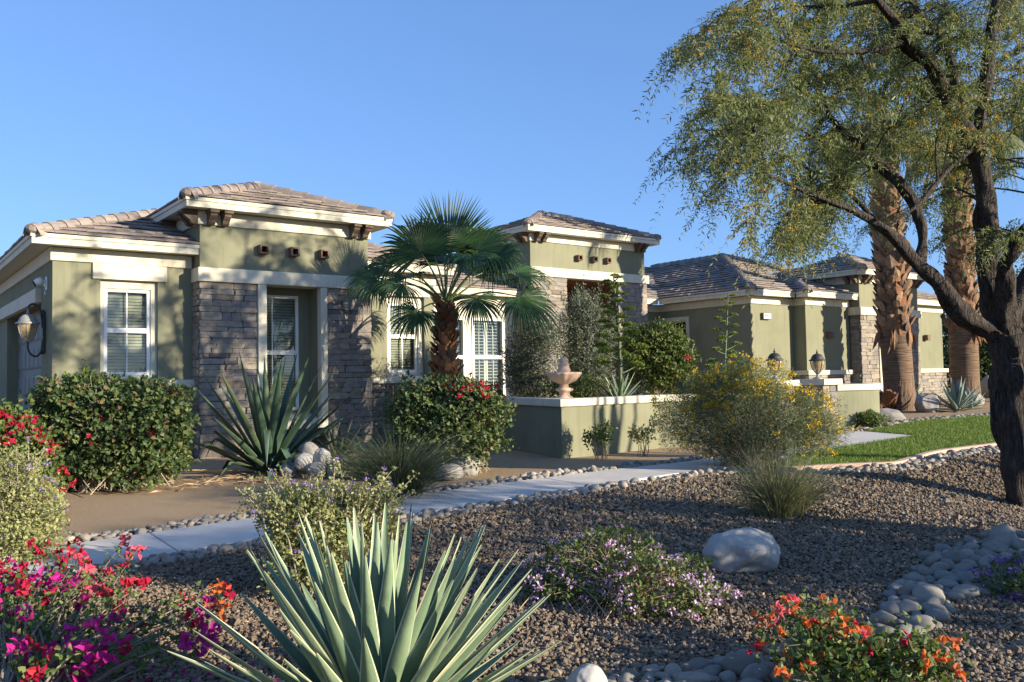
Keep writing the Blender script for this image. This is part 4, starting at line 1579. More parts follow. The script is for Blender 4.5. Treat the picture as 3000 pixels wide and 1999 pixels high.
# ------------------------------------------------------------------ plant skeletons (metres)
PALM_TOP = (8.652, 13.458, 2.721)
PALM_BASE = (8.682, 13.574, 0.0)
PALM_FRONDS = [((8.736, 13.469, 3.664), (0.088, 0.004, 1.002), (-0.604, -0.801, 0.057), 1.291, 62, 0.05), ((8.201, 13.562, 3.626), (-0.35, 0.09, 0.901), (-0.685, -0.746, 0.158), 0.974, 112, 0.22), ((9.109, 13.061, 3.69), (0.591, -0.479, 0.586), (-0.807, -0.419, 0.472), 1.019, 105, 0.5), ((7.599, 14.104, 3.176), (-0.979, 0.361, 0.055), (-0.43, -0.59, 0.669), 0.792, 112, 0.5), ((8.055, 13.48, 2.561), (-0.735, -0.047, -0.461), (-0.51, -0.529, 0.671), 0.725, 108, 0.45), ((8.904, 12.826, 2.769), (-0.075, -0.662, -0.632), (-0.32, -0.61, 0.669), 0.702, 108, 0.45), ((9.703, 12.534, 2.808), (0.384, -0.638, -0.525), (-0.13, -0.691, 0.668), 0.974, 108, 0.4), ((9.843, 12.902, 3.311), (0.878, -0.415, 0.042), (-0.281, -0.397, 0.83), 0.883, 90, 0.35), ((8.731, 12.727, 3.529), (-0.481, -0.88, -0.196), (-0.161, -0.24, 0.888), 0.815, 118, 0.6), ((8.301, 14.198, 3.245), (-0.059, 0.912, 0.191), (-0.281, -0.397, 0.83), 0.838, 112, 0.5), ((9.581, 13.348, 3.375), (0.96, 0.272, 0.124), (-0.281, -0.397, 0.83), 0.838, 112, 0.5), ((8.843, 13.773, 3.502), (0.426, 0.715, 0.538), (-0.311, -0.437, 0.827), 0.883, 112, 0.4), ((8.017, 14.273, 3.506), (-0.462, 0.705, 0.377), (-0.29, -0.57, 0.671), 0.747, 105, 0.5), ((7.853, 13.668, 3.065), (-0.919, -0.052, -0.113), (-0.43, -0.59, 0.669), 0.747, 110, 0.55), ((9.209, 12.618, 3.51), (0.334, -0.892, 0.214), (-0.51, -0.529, 0.671), 0.77, 108, 0.55), ((8.587, 13.711, 3.601), (0.05, 0.289, 0.915), (-0.656, -0.71, 0.26), 1.064, 85, 0.15), ((9.055, 13.417, 3.639), (0.43, -0.12, 0.851), (-0.496, -0.831, 0.257), 0.974, 85, 0.2)]
TREE_BASE = (10.903, 4.541, -0.325)
TREE_LIMBS = [[(10.936, 4.52, -0.374, 0.2088), (10.91, 4.525, -0.133, 0.1953), (10.884, 4.54, 0.427, 0.2021), (10.834, 4.562, 0.949, 0.2155), (10.775, 4.567, 1.432, 0.1953), (10.735, 4.558, 1.712, 0.1886)], [(10.736, 4.561, 1.632, 0.1363), (10.458, 4.7, 1.795, 0.1145), (10.147, 4.8, 1.972, 0.1009), (9.845, 4.885, 2.294, 0.0818), (9.6, 4.996, 2.503, 0.0763), (9.321, 5.068, 2.764, 0.06), (9.059, 5.132, 2.928, 0.0491), (8.74, 5.239, 3.07, 0.0382), (8.448, 5.33, 3.157, 0.0273), (8.041, 5.504, 3.307, 0.0191), (7.661, 5.658, 3.456, 0.0109)], [(9.6, 4.996, 2.503, 0.0593), (9.781, 5.028, 2.868, 0.0564), (9.823, 5.159, 3.334, 0.0564), (9.786, 5.419, 3.686, 0.0504), (9.74, 5.627, 3.957, 0.0475), (9.672, 5.854, 4.197, 0.0415), (9.656, 6.039, 4.463, 0.0326), (9.667, 6.201, 4.812, 0.0237), (9.568, 6.442, 5.216, 0.0148)], [(10.736, 4.561, 1.632, 0.1543), (10.724, 4.673, 2.042, 0.1365), (10.699, 4.728, 2.535, 0.1246), (10.69, 4.708, 3.023, 0.1127), (10.594, 4.693, 3.501, 0.1068), (10.446, 4.717, 3.955, 0.1127), (10.264, 4.777, 4.241, 0.1009), (10.055, 4.797, 4.456, 0.0831), (9.754, 4.82, 4.76, 0.0712), (9.371, 4.908, 5.001, 0.0593), (9.097, 4.916, 5.212, 0.0475), (8.812, 4.935, 5.362, 0.0356), (8.455, 5.064, 5.657, 0.0237), (7.982, 5.284, 5.874, 0.0148)], [(10.264, 4.777, 4.241, 0.0593), (10.481, 4.947, 5.006, 0.0534), (10.567, 5.11, 5.433, 0.0415), (10.558, 5.349, 5.777, 0.0326), (10.521, 5.599, 6.309, 0.0208), (10.457, 5.86, 7.027, 0.0119)], [(10.446, 4.717, 3.955, 0.0712), (10.389, 4.539, 4.56, 0.0623), (10.326, 4.432, 5.095, 0.0564), (10.261, 4.338, 5.421, 0.0475), (10.214, 4.22, 5.928, 0.0326), (10.147, 4.111, 6.564, 0.0178)], [(10.734, 4.554, 1.792, 0.1305), (10.502, 4.459, 2.156, 0.1068), (10.348, 4.369, 2.495, 0.0771), (10.343, 4.166, 2.819, 0.0653), (10.472, 3.925, 3.148, 0.0534), (10.714, 3.594, 3.568, 0.0386), (11.036, 3.199, 4.05, 0.0237), (11.293, 2.864, 4.341, 0.0148)], [(10.386, 4.702, 3.922, 0.0356), (9.813, 4.714, 3.585, 0.0297), (9.5, 4.712, 3.363, 0.0267), (9.152, 4.737, 3.108, 0.0208), (8.804, 4.824, 2.901, 0.0119)], [(10.855, 4.583, 1.878, 0.1068), (11.351, 4.557, 2.39, 0.0831), (11.84, 4.535, 2.931, 0.0653), (12.369, 4.465, 3.764, 0.0504), (12.725, 4.399, 4.656, 0.0356), (13.01, 4.374, 5.762, 0.0237), (13.297, 4.341, 6.997, 0.0148)], [(10.326, 4.432, 5.095, 0.0415), (10.932, 4.441, 5.722, 0.0356), (11.58, 4.294, 6.347, 0.0267), (12.383, 4.023, 7.084, 0.0178)], [(9.74, 5.627, 3.957, 0.0267), (9.174, 5.619, 3.909, 0.0208), (8.621, 5.656, 3.994, 0.0148), (8.107, 5.781, 4.213, 0.0089)], [(9.672, 5.854, 4.197, 0.0237), (9.187, 5.833, 4.414, 0.0208), (8.717, 5.922, 4.68, 0.0148), (8.133, 6.097, 4.976, 0.0089)], [(9.371, 4.908, 5.001, 0.0356), (8.828, 5.077, 4.842, 0.0267), (8.23, 5.282, 4.777, 0.0178), (7.702, 5.548, 4.896, 0.0119)], [(9.059, 5.132, 2.928, 0.0267), (8.938, 5.45, 3.365, 0.0237), (8.801, 5.789, 3.652, 0.0178), (8.554, 6.211, 3.951, 0.0119), (8.212, 6.588, 4.068, 0.0089)], [(8.812, 4.935, 5.362, 0.0267), (8.641, 5.314, 5.38, 0.0208), (8.417, 5.73, 5.474, 0.0148), (8.209, 6.137, 5.489, 0.0089)]]
TREE_TARGETS = [(8.844, 5.786, 3.23), (8.772, 5.343, 3.542), (7.736, 5.883, 4.087), (11.405, 5.393, 5.807), (10.097, 4.219, 2.77), (11.637, 5.159, 5.954), (11.162, 4.542, 2.942), (9.215, 6.047, 5.603), (9.515, 6.07, 5.955), (8.065, 5.601, 4.59), (6.627, 4.567, 2.823), (12.351, 5.653, 6.318), (11.045, 5.362, 5.139), (10.893, 5.284, 4.979), (7.814, 5.616, 4.141), (9.153, 4.899, 4.598), (9.298, 6.255, 4.969), (7.983, 6.127, 5.998), (8.835, 5.952, 3.185), (11.416, 6.254, 4.513), (11.939, 4.939, 5.39), (11.175, 4.678, 7.335), (8.564, 5.501, 3.935), (9.391, 6.288, 3.252), (9.748, 6.565, 4.595), (9.024, 6.165, 3.13), (7.272, 5.204, 5.184), (12.593, 5.566, 6.06), (7.405, 5.473, 3.887), (10.219, 3.778, 6.64), (9.133, 5.874, 4.094), (7.775, 6.757, 5.248), (10.137, 5.806, 6.972), (10.846, 6.059, 5.842), (10.507, 3.769, 7.665), (11.208, 5.919, 6.012), (11.596, 5.602, 6.233), (10.756, 5.193, 5.896), (10.443, 5.129, 3.671), (8.559, 5.694, 3.056), (10.725, 6.304, 6.072), (9.133, 6.235, 3.522), (10.995, 5.361, 5.12), (10.928, 5.876, 5.914), (11.329, 5.799, 4.503), (11.423, 5.771, 4.967), (13.415, 3.201, 7.324), (11.78, 5.523, 4.141), (9.893, 6.049, 5.305), (12.1, 6.718, 3.581), (10.612, 5.807, 4.279), (11.379, 6.632, 3.886), (8.479, 5.343, 4.871), (11.499, 6.847, 5.649), (7.772, 5.444, 2.798), (10.214, 4.426, 2.871), (10.426, 5.348, 5.629), (10.178, 5.769, 6.14), (10.027, 5.866, 4.848), (11.227, 6.578, 5.069), (11.998, 2.672, 6.889), (7.565, 5.924, 5.333), (12.851, 5.34, 6.638), (12.38, 3.211, 4.819), (6.791, 4.952, 3.848), (9.557, 4.256, 4.891), (12.644, 4.714, 7.71), (7.624, 5.616, 5.215), (7.599, 5.85, 4.925), (6.48, 5.205, 4.134), (9.748, 3.909, 5.137), (8.732, 5.513, 5.618), (12.234, 3.314, 3.394), (9.488, 6.066, 3.139), (7.505, 5.507, 4.688), (8.522, 6.02, 3.769), (11.601, 4.933, 3.814), (13.171, 5.602, 4.446), (14.301, 3.288, 3.974), (8.082, 6.036, 4.975), (8.707, 6.402, 5.208), (9.423, 5.738, 7.309), (5.928, 4.445, 2.677), (9.003, 5.63, 3.586), (11.336, 6.238, 4.557), (9.651, 4.936, 4.226), (9.136, 5.922, 4.886), (7.937, 6.123, 4.456), (10.221, 6.661, 3.44), (7.565, 5.416, 5.527), (8.534, 5.56, 5.598), (11.165, 5.683, 4.072), (11.65, 2.954, 6.918), (10.323, 6.201, 6.122), (11.803, 5.495, 7.925), (8.484, 5.954, 3.06), (8.937, 5.951, 3.121), (9.568, 5.248, 4.703), (9.777, 5.657, 5.574), (7.082, 5.798, 4.082), (9.622, 6.218, 4.46), (10.475, 4.32, 5.514), (7.341, 5.411, 4.019), (9.925, 4.617, 4.49), (12.093, 4.787, 5.353), (8.013, 6.077, 3.809), (11.248, 6.52, 5.441), (9.356, 5.814, 4.906), (12.392, 5.079, 6.083), (9.282, 5.338, 5.656), (11.226, 5.857, 5.907), (9.186, 5.859, 6.782), (12.591, 5.912, 6.498), (11.4, 6.604, 5.883), (11.048, 5.939, 5.277), (9.271, 4.216, 4.121), (8.827, 6.154, 4.454), (8.371, 4.956, 6.913), (9.209, 4.986, 5.05), (9.268, 4.566, 6.135), (9.166, 5.972, 3.095), (6.158, 4.852, 3.297), (6.344, 5.504, 4.529), (10.809, 5.578, 7.363), (7.437, 6.519, 3.688), (7.147, 5.505, 4.033), (6.895, 5.076, 4.657), (8.534, 5.603, 3.481), (6.488, 4.658, 4.446), (11.975, 4.796, 4.778), (8.765, 5.569, 3.91), (12.196, 6.7, 3.69), (12.823, 5.715, 4.98), (7.343, 6.333, 4.939), (9.598, 6.272, 3.125), (9.632, 5.185, 4.161), (13.127, 2.881, 6.553), (9.89, 6.338, 5.439), (7.36, 5.561, 2.895), (9.648, 6.189, 4.44), (12.012, 4.942, 3.063), (11.869, 6.095, 7.001), (11.482, 5.38, 6.087), (13.174, 3.329, 6.796), (7.32, 5.2, 4.158), (9.924, 6.032, 5.197), (11.655, 5.17, 8.66), (9.173, 4.361, 3.986), (7.924, 6.176, 3.991), (6.756, 4.778, 3.418), (9.714, 4.553, 5.011), (6.907, 5.43, 3.758), (9.131, 5.841, 3.821), (8.539, 5.69, 3.507), (10.943, 6.084, 6.402), (10.468, 5.534, 5.221), (11.675, 5.585, 6.308), (9.158, 4.759, 5.059), (10.941, 6.415, 4.182), (11.455, 5.818, 3.765), (10.182, 4.454, 3.989), (11.632, 5.437, 4.786), (9.523, 6.24, 5.398), (8.628, 5.035, 4.349), (10.948, 4.494, 5.62), (11.288, 5.791, 3.534), (8.558, 5.385, 5.406), (8.618, 5.683, 5.292), (11.244, 5.432, 5.114), (9.296, 5.879, 5.765), (11.221, 3.131, 3.563), (8.854, 6.903, 4.288), (9.398, 4.307, 4.941), (11.265, 6.267, 6.14), (7.261, 6.012, 5.03), (9.396, 6.433, 3.127), (9.713, 5.969, 3.713), (6.498, 5.218, 3.897), (9.385, 6.318, 3.94), (10.787, 6.327, 5.547), (6.801, 5.633, 4.694), (13.625, 3.042, 6.451), (11.801, 5.595, 8.613), (7.435, 5.067, 4.79), (11.481, 5.578, 3.045), (9.441, 5.165, 5.064), (6.335, 5.325, 3.596), (12.475, 6.074, 6.385), (10.916, 4.364, 4.629), (11.965, 5.619, 5.447), (13.381, 5.686, 8.034), (12.17, 4.894, 6.194), (12.189, 4.98, 5.97), (8.671, 5.885, 4.69), (6.735, 5.416, 4.083), (10.186, 5.552, 7.945), (7.879, 5.421, 2.856), (6.928, 5.86, 3.566), (8.208, 6.522, 4.653), (10.293, 6.347, 4.073), (7.461, 5.936, 3.767), (10.547, 5.63, 5.269), (9.402, 5.843, 4.125), (12.546, 5.338, 4.757), (10.862, 3.33, 7.161), (10.118, 5.856, 5.209), (7.885, 5.817, 3.428), (11.53, 5.846, 6.241), (9.824, 4.397, 4.648), (11.1, 5.974, 5.639), (10.251, 5.422, 5.332), (7.986, 5.226, 4.234), (12.612, 3.461, 6.944), (12.224, 5.79, 3.942), (11.468, 5.992, 6.072), (10.911, 5.881, 6.157), (7.325, 5.946, 3.568), (7.882, 7.174, 4.021), (12.307, 5.677, 5.302), (7.411, 6.342, 4.169), (11.799, 3.472, 6.498), (11.58, 6.186, 6.416), (7.48, 5.342, 4.04), (11.996, 5.131, 4.886), (9.505, 6.253, 5.162), (7.177, 5.348, 3.618), (11.394, 3.738, 2.629), (10.391, 6.212, 6.281), (9.906, 6.017, 5.962), (10.103, 6.413, 4.154), (12.802, 5.301, 5.947), (7.697, 5.708, 4.191), (6.395, 5.262, 3.934), (9.923, 6.217, 3.466), (9.453, 5.988, 5.706), (11.743, 5.439, 4.732), (10.379, 6.135, 4.068), (8.437, 5.653, 5.217), (11.9, 6.817, 6.228), (10.377, 5.771, 5.86), (6.581, 4.755, 3.624), (12.279, 5.158, 5.179), (11.398, 6.276, 6.545), (10.917, 5.031, 5.716), (12.132, 5.033, 5.452), (8.072, 5.627, 4.311), (10.606, 6.371, 5.766), (6.786, 5.028, 4.478), (6.359, 5.052, 4.571), (10.58, 3.61, 7.222), (8.714, 5.033, 3.674), (8.394, 5.865, 2.921), (7.012, 5.332, 4.962), (11.095, 5.307, 3.375), (11.646, 6.71, 4.414), (7.47, 6.089, 3.382), (8.069, 5.911, 3.69), (11.741, 5.804, 4.915), (8.09, 5.522, 2.888), (8.622, 5.819, 5.153), (11.038, 6.084, 6.441), (9.123, 6.146, 3.324), (11.495, 4.017, 4.428), (12.332, 6.092, 4.525), (9.721, 6.305, 3.466), (10.233, 6.17, 3.587), (7.512, 5.655, 4.931), (11.617, 5.159, 2.893), (9.588, 4.155, 7.254), (12.067, 4.766, 5.951), (9.704, 6.186, 5.515), (11.322, 4.354, 7.558), (9.1, 4.989, 7.248), (9.828, 6.586, 5.148), (8.233, 6.622, 3.67)]
MAGENTA = [(1.696, 7.4, 0.066, 2, 1.2), (1.654, 7.015, 0.007, 2, 1.3), (1.692, 6.976, 0.066, 2, 1), (1.389, 7.785, 0.01, 1, 0.9), (1.321, 7.11, 0.048, 1, 1.2), (1.108, 7.473, 0.012, 1, 1), (0.928, 7.033, 0.03, 1, 1.1), (0.866, 7.252, -0.033, 0, 1.2), (1.157, 6.86, 0.044, 1, 1), (1.229, 6.842, 0.055, 2, 1), (1.281, 6.539, 0.024, 2, 1.5), (1.202, 6.173, -0.021, 2, 1.3), (0.935, 6.35, 0.023, 0, 1.5), (1.077, 6.873, -0.029, 0, 1.3), (1.106, 6.459, 0.003, 0, 1.6), (1.08, 5.926, 0.012, 0, 1.5), (0.776, 6.427, -0.007, 0, 1.6), (0.848, 6.305, 0.028, 1, 1.2), (0.72, 6.012, -0.046, 0, 1.3), (0.788, 5.851, -0.048, 0, 1.2), (0.921, 6.055, -0.05, 1, 1.3), (0.826, 5.986, 0.019, 1, 1.3), (1.167, 5.332, -0.008, 0, 1.2), (1.281, 5.681, -0.03, 1, 1), (1.379, 5.911, 0.023, 1, 1.1), (1.464, 5.937, 0.014, 1, 1.1), (1.274, 5.925, -0.003, 1, 1), (1.226, 5.226, -0.077, 1, 1), (1.131, 4.848, -0.056, 1, 0.9), (0.715, 5.398, -0.053, 0, 1.3), (0.661, 5.117, -0.065, 0, 1.5), (0.71, 5.225, -0.067, 1, 1), (0.752, 4.858, -0.066, 1, 1), (0.925, 5.244, -0.108, 0, 1.9), (0.833, 4.855, -0.069, 0, 1.8), (0.876, 4.801, -0.091, 0, 1.8), (0.947, 4.769, -0.027, 0, 1.9), (0.905, 4.644, -0.051, 0, 1.7), (1.593, 5.104, -0.03, 0, 1.1), (1.509, 4.836, -0.044, 0, 1.5), (1.479, 4.653, -0.059, 0, 1.3), (1.385, 4.61, -0.031, 0, 1.3), (1.631, 5.638, -0.049, 1, 0.8), (1.637, 5.606, -0.068, 2, 0.8), (1.847, 5.598, 0.014, 3, 0.8), (1.856, 5.679, -0.052, 3, 0.8), (1.903, 5.593, -0.061, 1, 1), (1.734, 5.353, -0.043, 3, 0.8), (1.74, 5.137, 0.006, 3, 0.8), (1.655, 4.996, -0.041, 3, 0.7), (1.467, 4.952, -0.019, 1, 0.9), (1.223, 6.579, -0.01, 0, 1.4), (1.014, 6.275, -0.026, 0, 1.3), (0.868, 6.748, 0.015, 1, 1.1), (0.801, 6.97, 0.041, 1, 1), (1.16, 6.498, -0.021, 0, 1.4), (1.285, 6.778, 0.048, 1, 1), (1.477, 6.518, 0.034, 1, 0.8), (1.353, 6.487, 0.013, 1, 0.7), (1.064, 7.595, 0.069, 1, 0.8), (1.193, 7.565, 0.057, 1, 0.6), (1.194, 7.234, 0.066, 1, 0.7), (0.789, 6.931, -0.04, 1, 1.2), (1.312, 6.449, -0.036, 1, 0.7), (0.65, 4.54, -0.036, 1, 0.9)]
ORANGE = [(4.317, 3.089, -0.004, 3, 1), (4.143, 2.928, 0.012, 2, 1.1), (4.041, 2.956, -0.021, 2, 1.1), (4.02, 3.025, -0.064, 3, 1), (3.944, 2.992, -0.063, 3, 0.8), (4.148, 2.904, -0.003, 3, 0.8), (4.496, 2.96, 0.001, 3, 1), (4.313, 2.779, -0.004, 3, 0.8), (4.274, 3.15, -0.057, 3, 0.6), (3.929, 2.696, 0.009, 3, 0.7), (3.751, 2.736, -0.006, 3, 0.7), (4.082, 2.685, -0.016, 3, 0.9), (4.274, 2.752, -0.062, 1, 1), (4.15, 2.642, -0.045, 3, 1), (3.954, 2.659, -0.036, 3, 0.9), (3.991, 2.648, -0.041, 2, 0.9), (4.002, 2.546, -0.038, 1, 1.1), (3.856, 2.434, 0.009, 3, 1.1), (4.016, 2.445, -0.01, 3, 1), (3.96, 2.368, -0.025, 2, 1.1), (3.917, 2.328, -0.047, 1, 1), (3.924, 2.414, -0.057, 3, 0.7), (4.003, 2.424, -0.081, 3, 0.8), (4.034, 2.373, -0.087, 3, 0.8), (4.013, 2.197, -0.013, 1, 0.9), (4.031, 2.26, -0.071, 3, 0.7), (4.103, 2.085, 0.001, 3, 0.8), (4.182, 2.081, -0.002, 3, 0.7), (4.026, 2.008, -0.077, 3, 1.2), (3.887, 2.05, -0.05, 3, 0.7), (3.901, 2.061, 0.004, 3, 0.6), (3.673, 2.435, -0.04, 3, 0.8), (3.573, 2.592, -0.086, 3, 0.8), (3.563, 2.465, -0.063, 3, 0.8), (3.372, 2.455, -0.085, 3, 0.9), (3.514, 2.685, -0.039, 1, 0.8), (3.532, 2.689, -0.009, 3, 0.8), (3.959, 2.019, -0.009, 3, 0.7), (3.968, 2.69, -0.052, 1, 0.9), (3.991, 2.499, -0.02, 3, 0.9), (4.117, 2.681, -0.047, 3, 0.8), (4.049, 2.325, -0.085, 3, 0.6), (4.225, 3.023, -0.061, 1, 0.6), (4.203, 2.262, -0.083, 3, 0.5)]
ORANGE_GREEN = [(4.254, 3.131, -0.047), (4.374, 2.999, -0.075), (4.314, 2.929, -0.097), (4.379, 2.917, -0.066), (4.409, 2.853, -0.072), (4.091, 2.845, -0.058), (3.974, 2.624, -0.063), (3.963, 2.571, -0.108), (3.726, 2.507, -0.022), (3.786, 2.38, -0.044), (3.73, 2.267, -0.044), (3.909, 2.313, -0.082), (3.798, 2.189, -0.039), (4.032, 2.23, -0.058), (4.218, 2.239, -0.069), (4.463, 2.317, -0.1), (4.335, 2.179, -0.084), (4.013, 2.047, -0.038), (4.063, 2.132, -0.125), (4.055, 2.214, -0.11), (3.894, 2.215, -0.104), (3.715, 2.678, -0.084), (3.533, 2.517, -0.081), (3.546, 2.625, -0.054), (3.535, 2.654, -0.116), (3.59, 2.457, -0.051), (3.645, 2.319, -0.061), (3.774, 2.266, -0.119), (3.965, 1.998, -0.091), (3.713, 2.003, -0.047), (3.617, 2.231, -0.086), (3.585, 2.393, -0.121), (3.379, 2.44, -0.077), (3.913, 3.016, -0.088), (3.749, 2.466, -0.086), (4.051, 2.518, -0.077), (4.015, 1.993, -0.036)]
# ------------------------------------------------------------------ plants
VR = np.array([math.cos(YAW), -math.sin(YAW), 0])      # along the street, to the right
VD = np.array([math.sin(YAW), math.cos(YAW), 0])       # towards the house
UPV = np.array([0, 0, 1.])

def bark_mat():
    mt, nt, b = mat('mesquite_bark')
    tc = nd(nt, 'ShaderNodeTexCoord')
    mp = nd(nt, 'ShaderNodeMapping')
    mp.inputs['Scale'].default_value = (42, 42, 7)
    nt.links.new(tc.outputs['Object'], mp.inputs[0])
    n1 = nd(nt, 'ShaderNodeTexNoise')
    n1.inputs['Scale'].default_value = 1
    n1.inputs['Detail'].default_value = 6
    n1.inputs['Distortion'].default_value = .6
    nt.links.new(mp.outputs[0], n1.inputs['Vector'])
    c = ramp(nt, n1.outputs['Fac'], [(.30, (.024, .020, .018)), (.5, (.055, .046, .040)), (.70, (.10, .085, .074))])
    nt.links.new(c.outputs[0], b.inputs['Base Color'])
    b.inputs['Roughness'].default_value = .95
    b.inputs['Specular IOR Level'].default_value = .15
    bump(nt, b, n1.outputs['Fac'], 1.0, .05)
    return mt


M['bark'] = bark_mat()
M['twig'] = surf('grey_twig', (.22, .17, .13), .3, 30, .9, 60, 0)
M['palewood'] = surf('pale_twig', (.40, .33, .24), .25, 30, .9, 60, 0)
M['straw'] = surf('dry_straw', (.44, .31, .19), .3, 30, .9, 60, 0)
def agave_mat(name, stops, scar):
    mt, nt, b = mat(name)
    r = ramp(nt, rnd(nt), stops)
    n1 = noise(nt, 7, 5, .6, 'Object')
    g = ramp(nt, n1.outputs['Fac'], [(.3, (.78, .80, .78)), (.7, (1.12, 1.10, 1.05))])
    c = mixc(nt, 1.0, r.outputs[0], g.outputs[0], 'MULTIPLY')
    n2 = noise(nt, 55, 3, .6, 'Object')
    f = ramp(nt, n2.outputs['Fac'], [(.68, (0, 0, 0)), (.76, (.8, .8, .8))])
    c = mixc(nt, f.outputs[0], c, scar)
    nt.links.new(c, b.inputs['Base Color'])
    rr = ramp(nt, n1.outputs['Fac'], [(.3, (.38,) * 3), (.7, (.62,) * 3)])
    nt.links.new(rr.outputs[0], b.inputs['Roughness'])
    b.inputs['Specular IOR Level'].default_value = .35
    n3 = noise(nt, 30, 4, .6, 'Object')
    bump(nt, b, n3.outputs['Fac'], .15, .01)
    return mt


M['agave_fg'] = agave_mat('grey_green_agave', [(0, (.15, .225, .14)), (.5, (.195, .27, .17)), (1, (.245, .31, .185))], (.20, .15, .09))
M['agave_edge'] = foliage('cream_agave_margin', [(0, (.52, .52, .33)), (1, (.60, .58, .40))], .0, .5, .3)
M['agave_dark'] = foliage('dark_agave', [(0, (.045, .085, .055)), (.5, (.06, .11, .07)), (1, (.085, .13, .07))], .0, .4, .45)
M['agave_dark_edge'] = foliage('dark_agave_margin', [(0, (.12, .14, .07)), (1, (.17, .18, .085))], .0, .5, .3)
M['agave_blue'] = foliage('blue_agave', [(0, (.15, .21, .18)), (.5, (.19, .25, .21)), (1, (.23, .28, .235))], .0, .5, .35)
M['spine'] = surf('agave_spine', (.06, .03, .02), .2, 20, .6, 50, 0)
M['palm_leaf'] = foliage('fan_palm_leaf', [(0, (.020, .052, .018)), (.5, (.032, .075, .024)), (1, (.05, .10, .03))], .2, .45, .3)
M['palm_leaf_pale'] = foliage('tall_palm_leaf', [(0, (.075, .11, .045)), (.5, (.12, .155, .065)), (1, (.23, .225, .12))], .25, .5, .3)
M['petiole'] = foliage('palm_stalk', [(0, (.09, .13, .04)), (1, (.13, .16, .05))], 0, .4, .4)
M['husk'] = pieces('palm_husk', [(0, (.14, .06, .03)), (.4, (.25, .115, .055)), (.75, (.36, .18, .085)), (1, (.20, .12, .08))], .85, 20, .5, 40, .5, .2)
M['husk_pale'] = pieces('palm_boot', [(0, (.15, .09, .052)), (.4, (.25, .155, .095)), (.75, (.35, .235, .15)), (1, (.14, .095, .07))], .85, 12, .5, 40, .5, .2)
M['boug_leaf'] = foliage('bougainvillea_leaf', [(0, (.055, .095, .024)), (.45, (.085, .135, .032)), (.8, (.125, .17, .042)), (.95, (.19, .21, .06)), (1, (.16, .09, .045))], .28)
M['boug_leaf_dark'] = foliage('clipped_bougainvillea_leaf', [(0, (.042, .073, .026)), (.5, (.072, .115, .036)), (.8, (.12, .16, .05)), (.95, (.18, .165, .065)), (1, (.20, .10, .06))], .25)
M['red_bract'] = foliage('red_bract', [(0, (.40, .014, .05)), (.6, (.52, .024, .075)), (1, (.58, .045, .06))], .4, .6, .2)
M['magenta_bract'] = foliage('magenta_bract', [(0, (.36, .012, .15)), (.5, (.52, .022, .24)), (1, (.60, .04, .36))], .4, .6, .2)
M['pink_bract'] = foliage('pink_bract', [(0, (.68, .09, .16)), (.6, (.72, .16, .24)), (1, (.70, .10, .10))], .4, .6, .2)
M['orange_bract'] = foliage('orange_bract', [(0, (.62, .14, .03)), (.6, (.68, .21, .06)), (1, (.64, .12, .06))], .4, .6, .2)
M['ruellia'] = foliage('pale_shrub_leaf', [(0, (.20, .225, .085)), (.5, (.28, .30, .12)), (.9, (.37, .37, .17)), (1, (.44, .41, .17))], .3)
M['purple'] = foliage('purple_flower', [(0, (.24, .13, .52)), (1, (.34, .21, .66))], .3)
M['lilac'] = foliage('lilac_flower', [(0, (.55, .32, .64)), (.5, (.64, .42, .70)), (1, (.72, .55, .76))], .3)
M['violet'] = foliage('violet_flower', [(0, (.22, .08, .48)), (1, (.32, .14, .6))], .3)
M['lantana_leaf'] = foliage('lantana_leaf', [(0, (.07, .11, .03)), (.6, (.115, .16, .045)), (1, (.17, .20, .065))], .3)
M['deer_grass'] = foliage('dark_grass_blade', [(0, (.040, .060, .032)), (.6, (.065, .088, .045)), (.9, (.12, .13, .07)), (1, (.28, .24, .14))], .2)
M['tuft_grass'] = foliage('green_straw_blade', [(0, (.14, .165, .08)), (.45, (.20, .22, .105)), (.75, (.28, .25, .14)), (1, (.42, .36, .23))], .25)
M['senna_leaf'] = foliage('grey_senna_leaf', [(0, (.115, .15, .075)), (.6, (.175, .215, .115)), (1, (.235, .275, .15))], .2)
M['yellow'] = foliage('yellow_flower', [(0, (.66, .45, .02)), (.6, (.76, .56, .03)), (1, (.64, .36, .02))], .35)
M['olive_leaf'] = foliage('olive_leaf', [(0, (.07, .09, .06)), (.5, (.12, .145, .10)), (.85, (.19, .215, .155)), (1, (.26, .28, .21))], .2)
M['rose_leaf'] = foliage('rose_leaf', [(0, (.05, .085, .022)), (.6, (.095, .14, .034)), (.92, (.19, .22, .06)), (1, (.28, .12, .04))], .3)
M['stalk'] = foliage('agave_mast', [(0, (.085, .12, .055)), (1, (.12, .15, .07))], 0, .5, .3)
M['pad'] = foliage('agave_flower_pad', [(0, (.09, .14, .025)), (.6, (.15, .21, .035)), (1, (.24, .28, .06))], .25)
M['coral'] = foliage('coral_bloom', [(0, (.50, .09, .10)), (1, (.62, .16, .16))], .3)
M['mesq_leaf'] = foliage('mesquite_leaf', [(0, (.095, .125, .055)), (.5, (.15, .185, .08)), (.85, (.21, .24, .105)), (1, (.27, .28, .13))], .38, .5, .3)
M['catkin'] = foliage('yellow_blossom', [(0, (.45, .24, .02)), (1, (.56, .34, .04))], .35)
M['far_leaf'] = foliage('far_tree_leaf', [(0, (.028, .050, .014)), (.6, (.05, .08, .022)), (1, (.09, .12, .035))], .25)


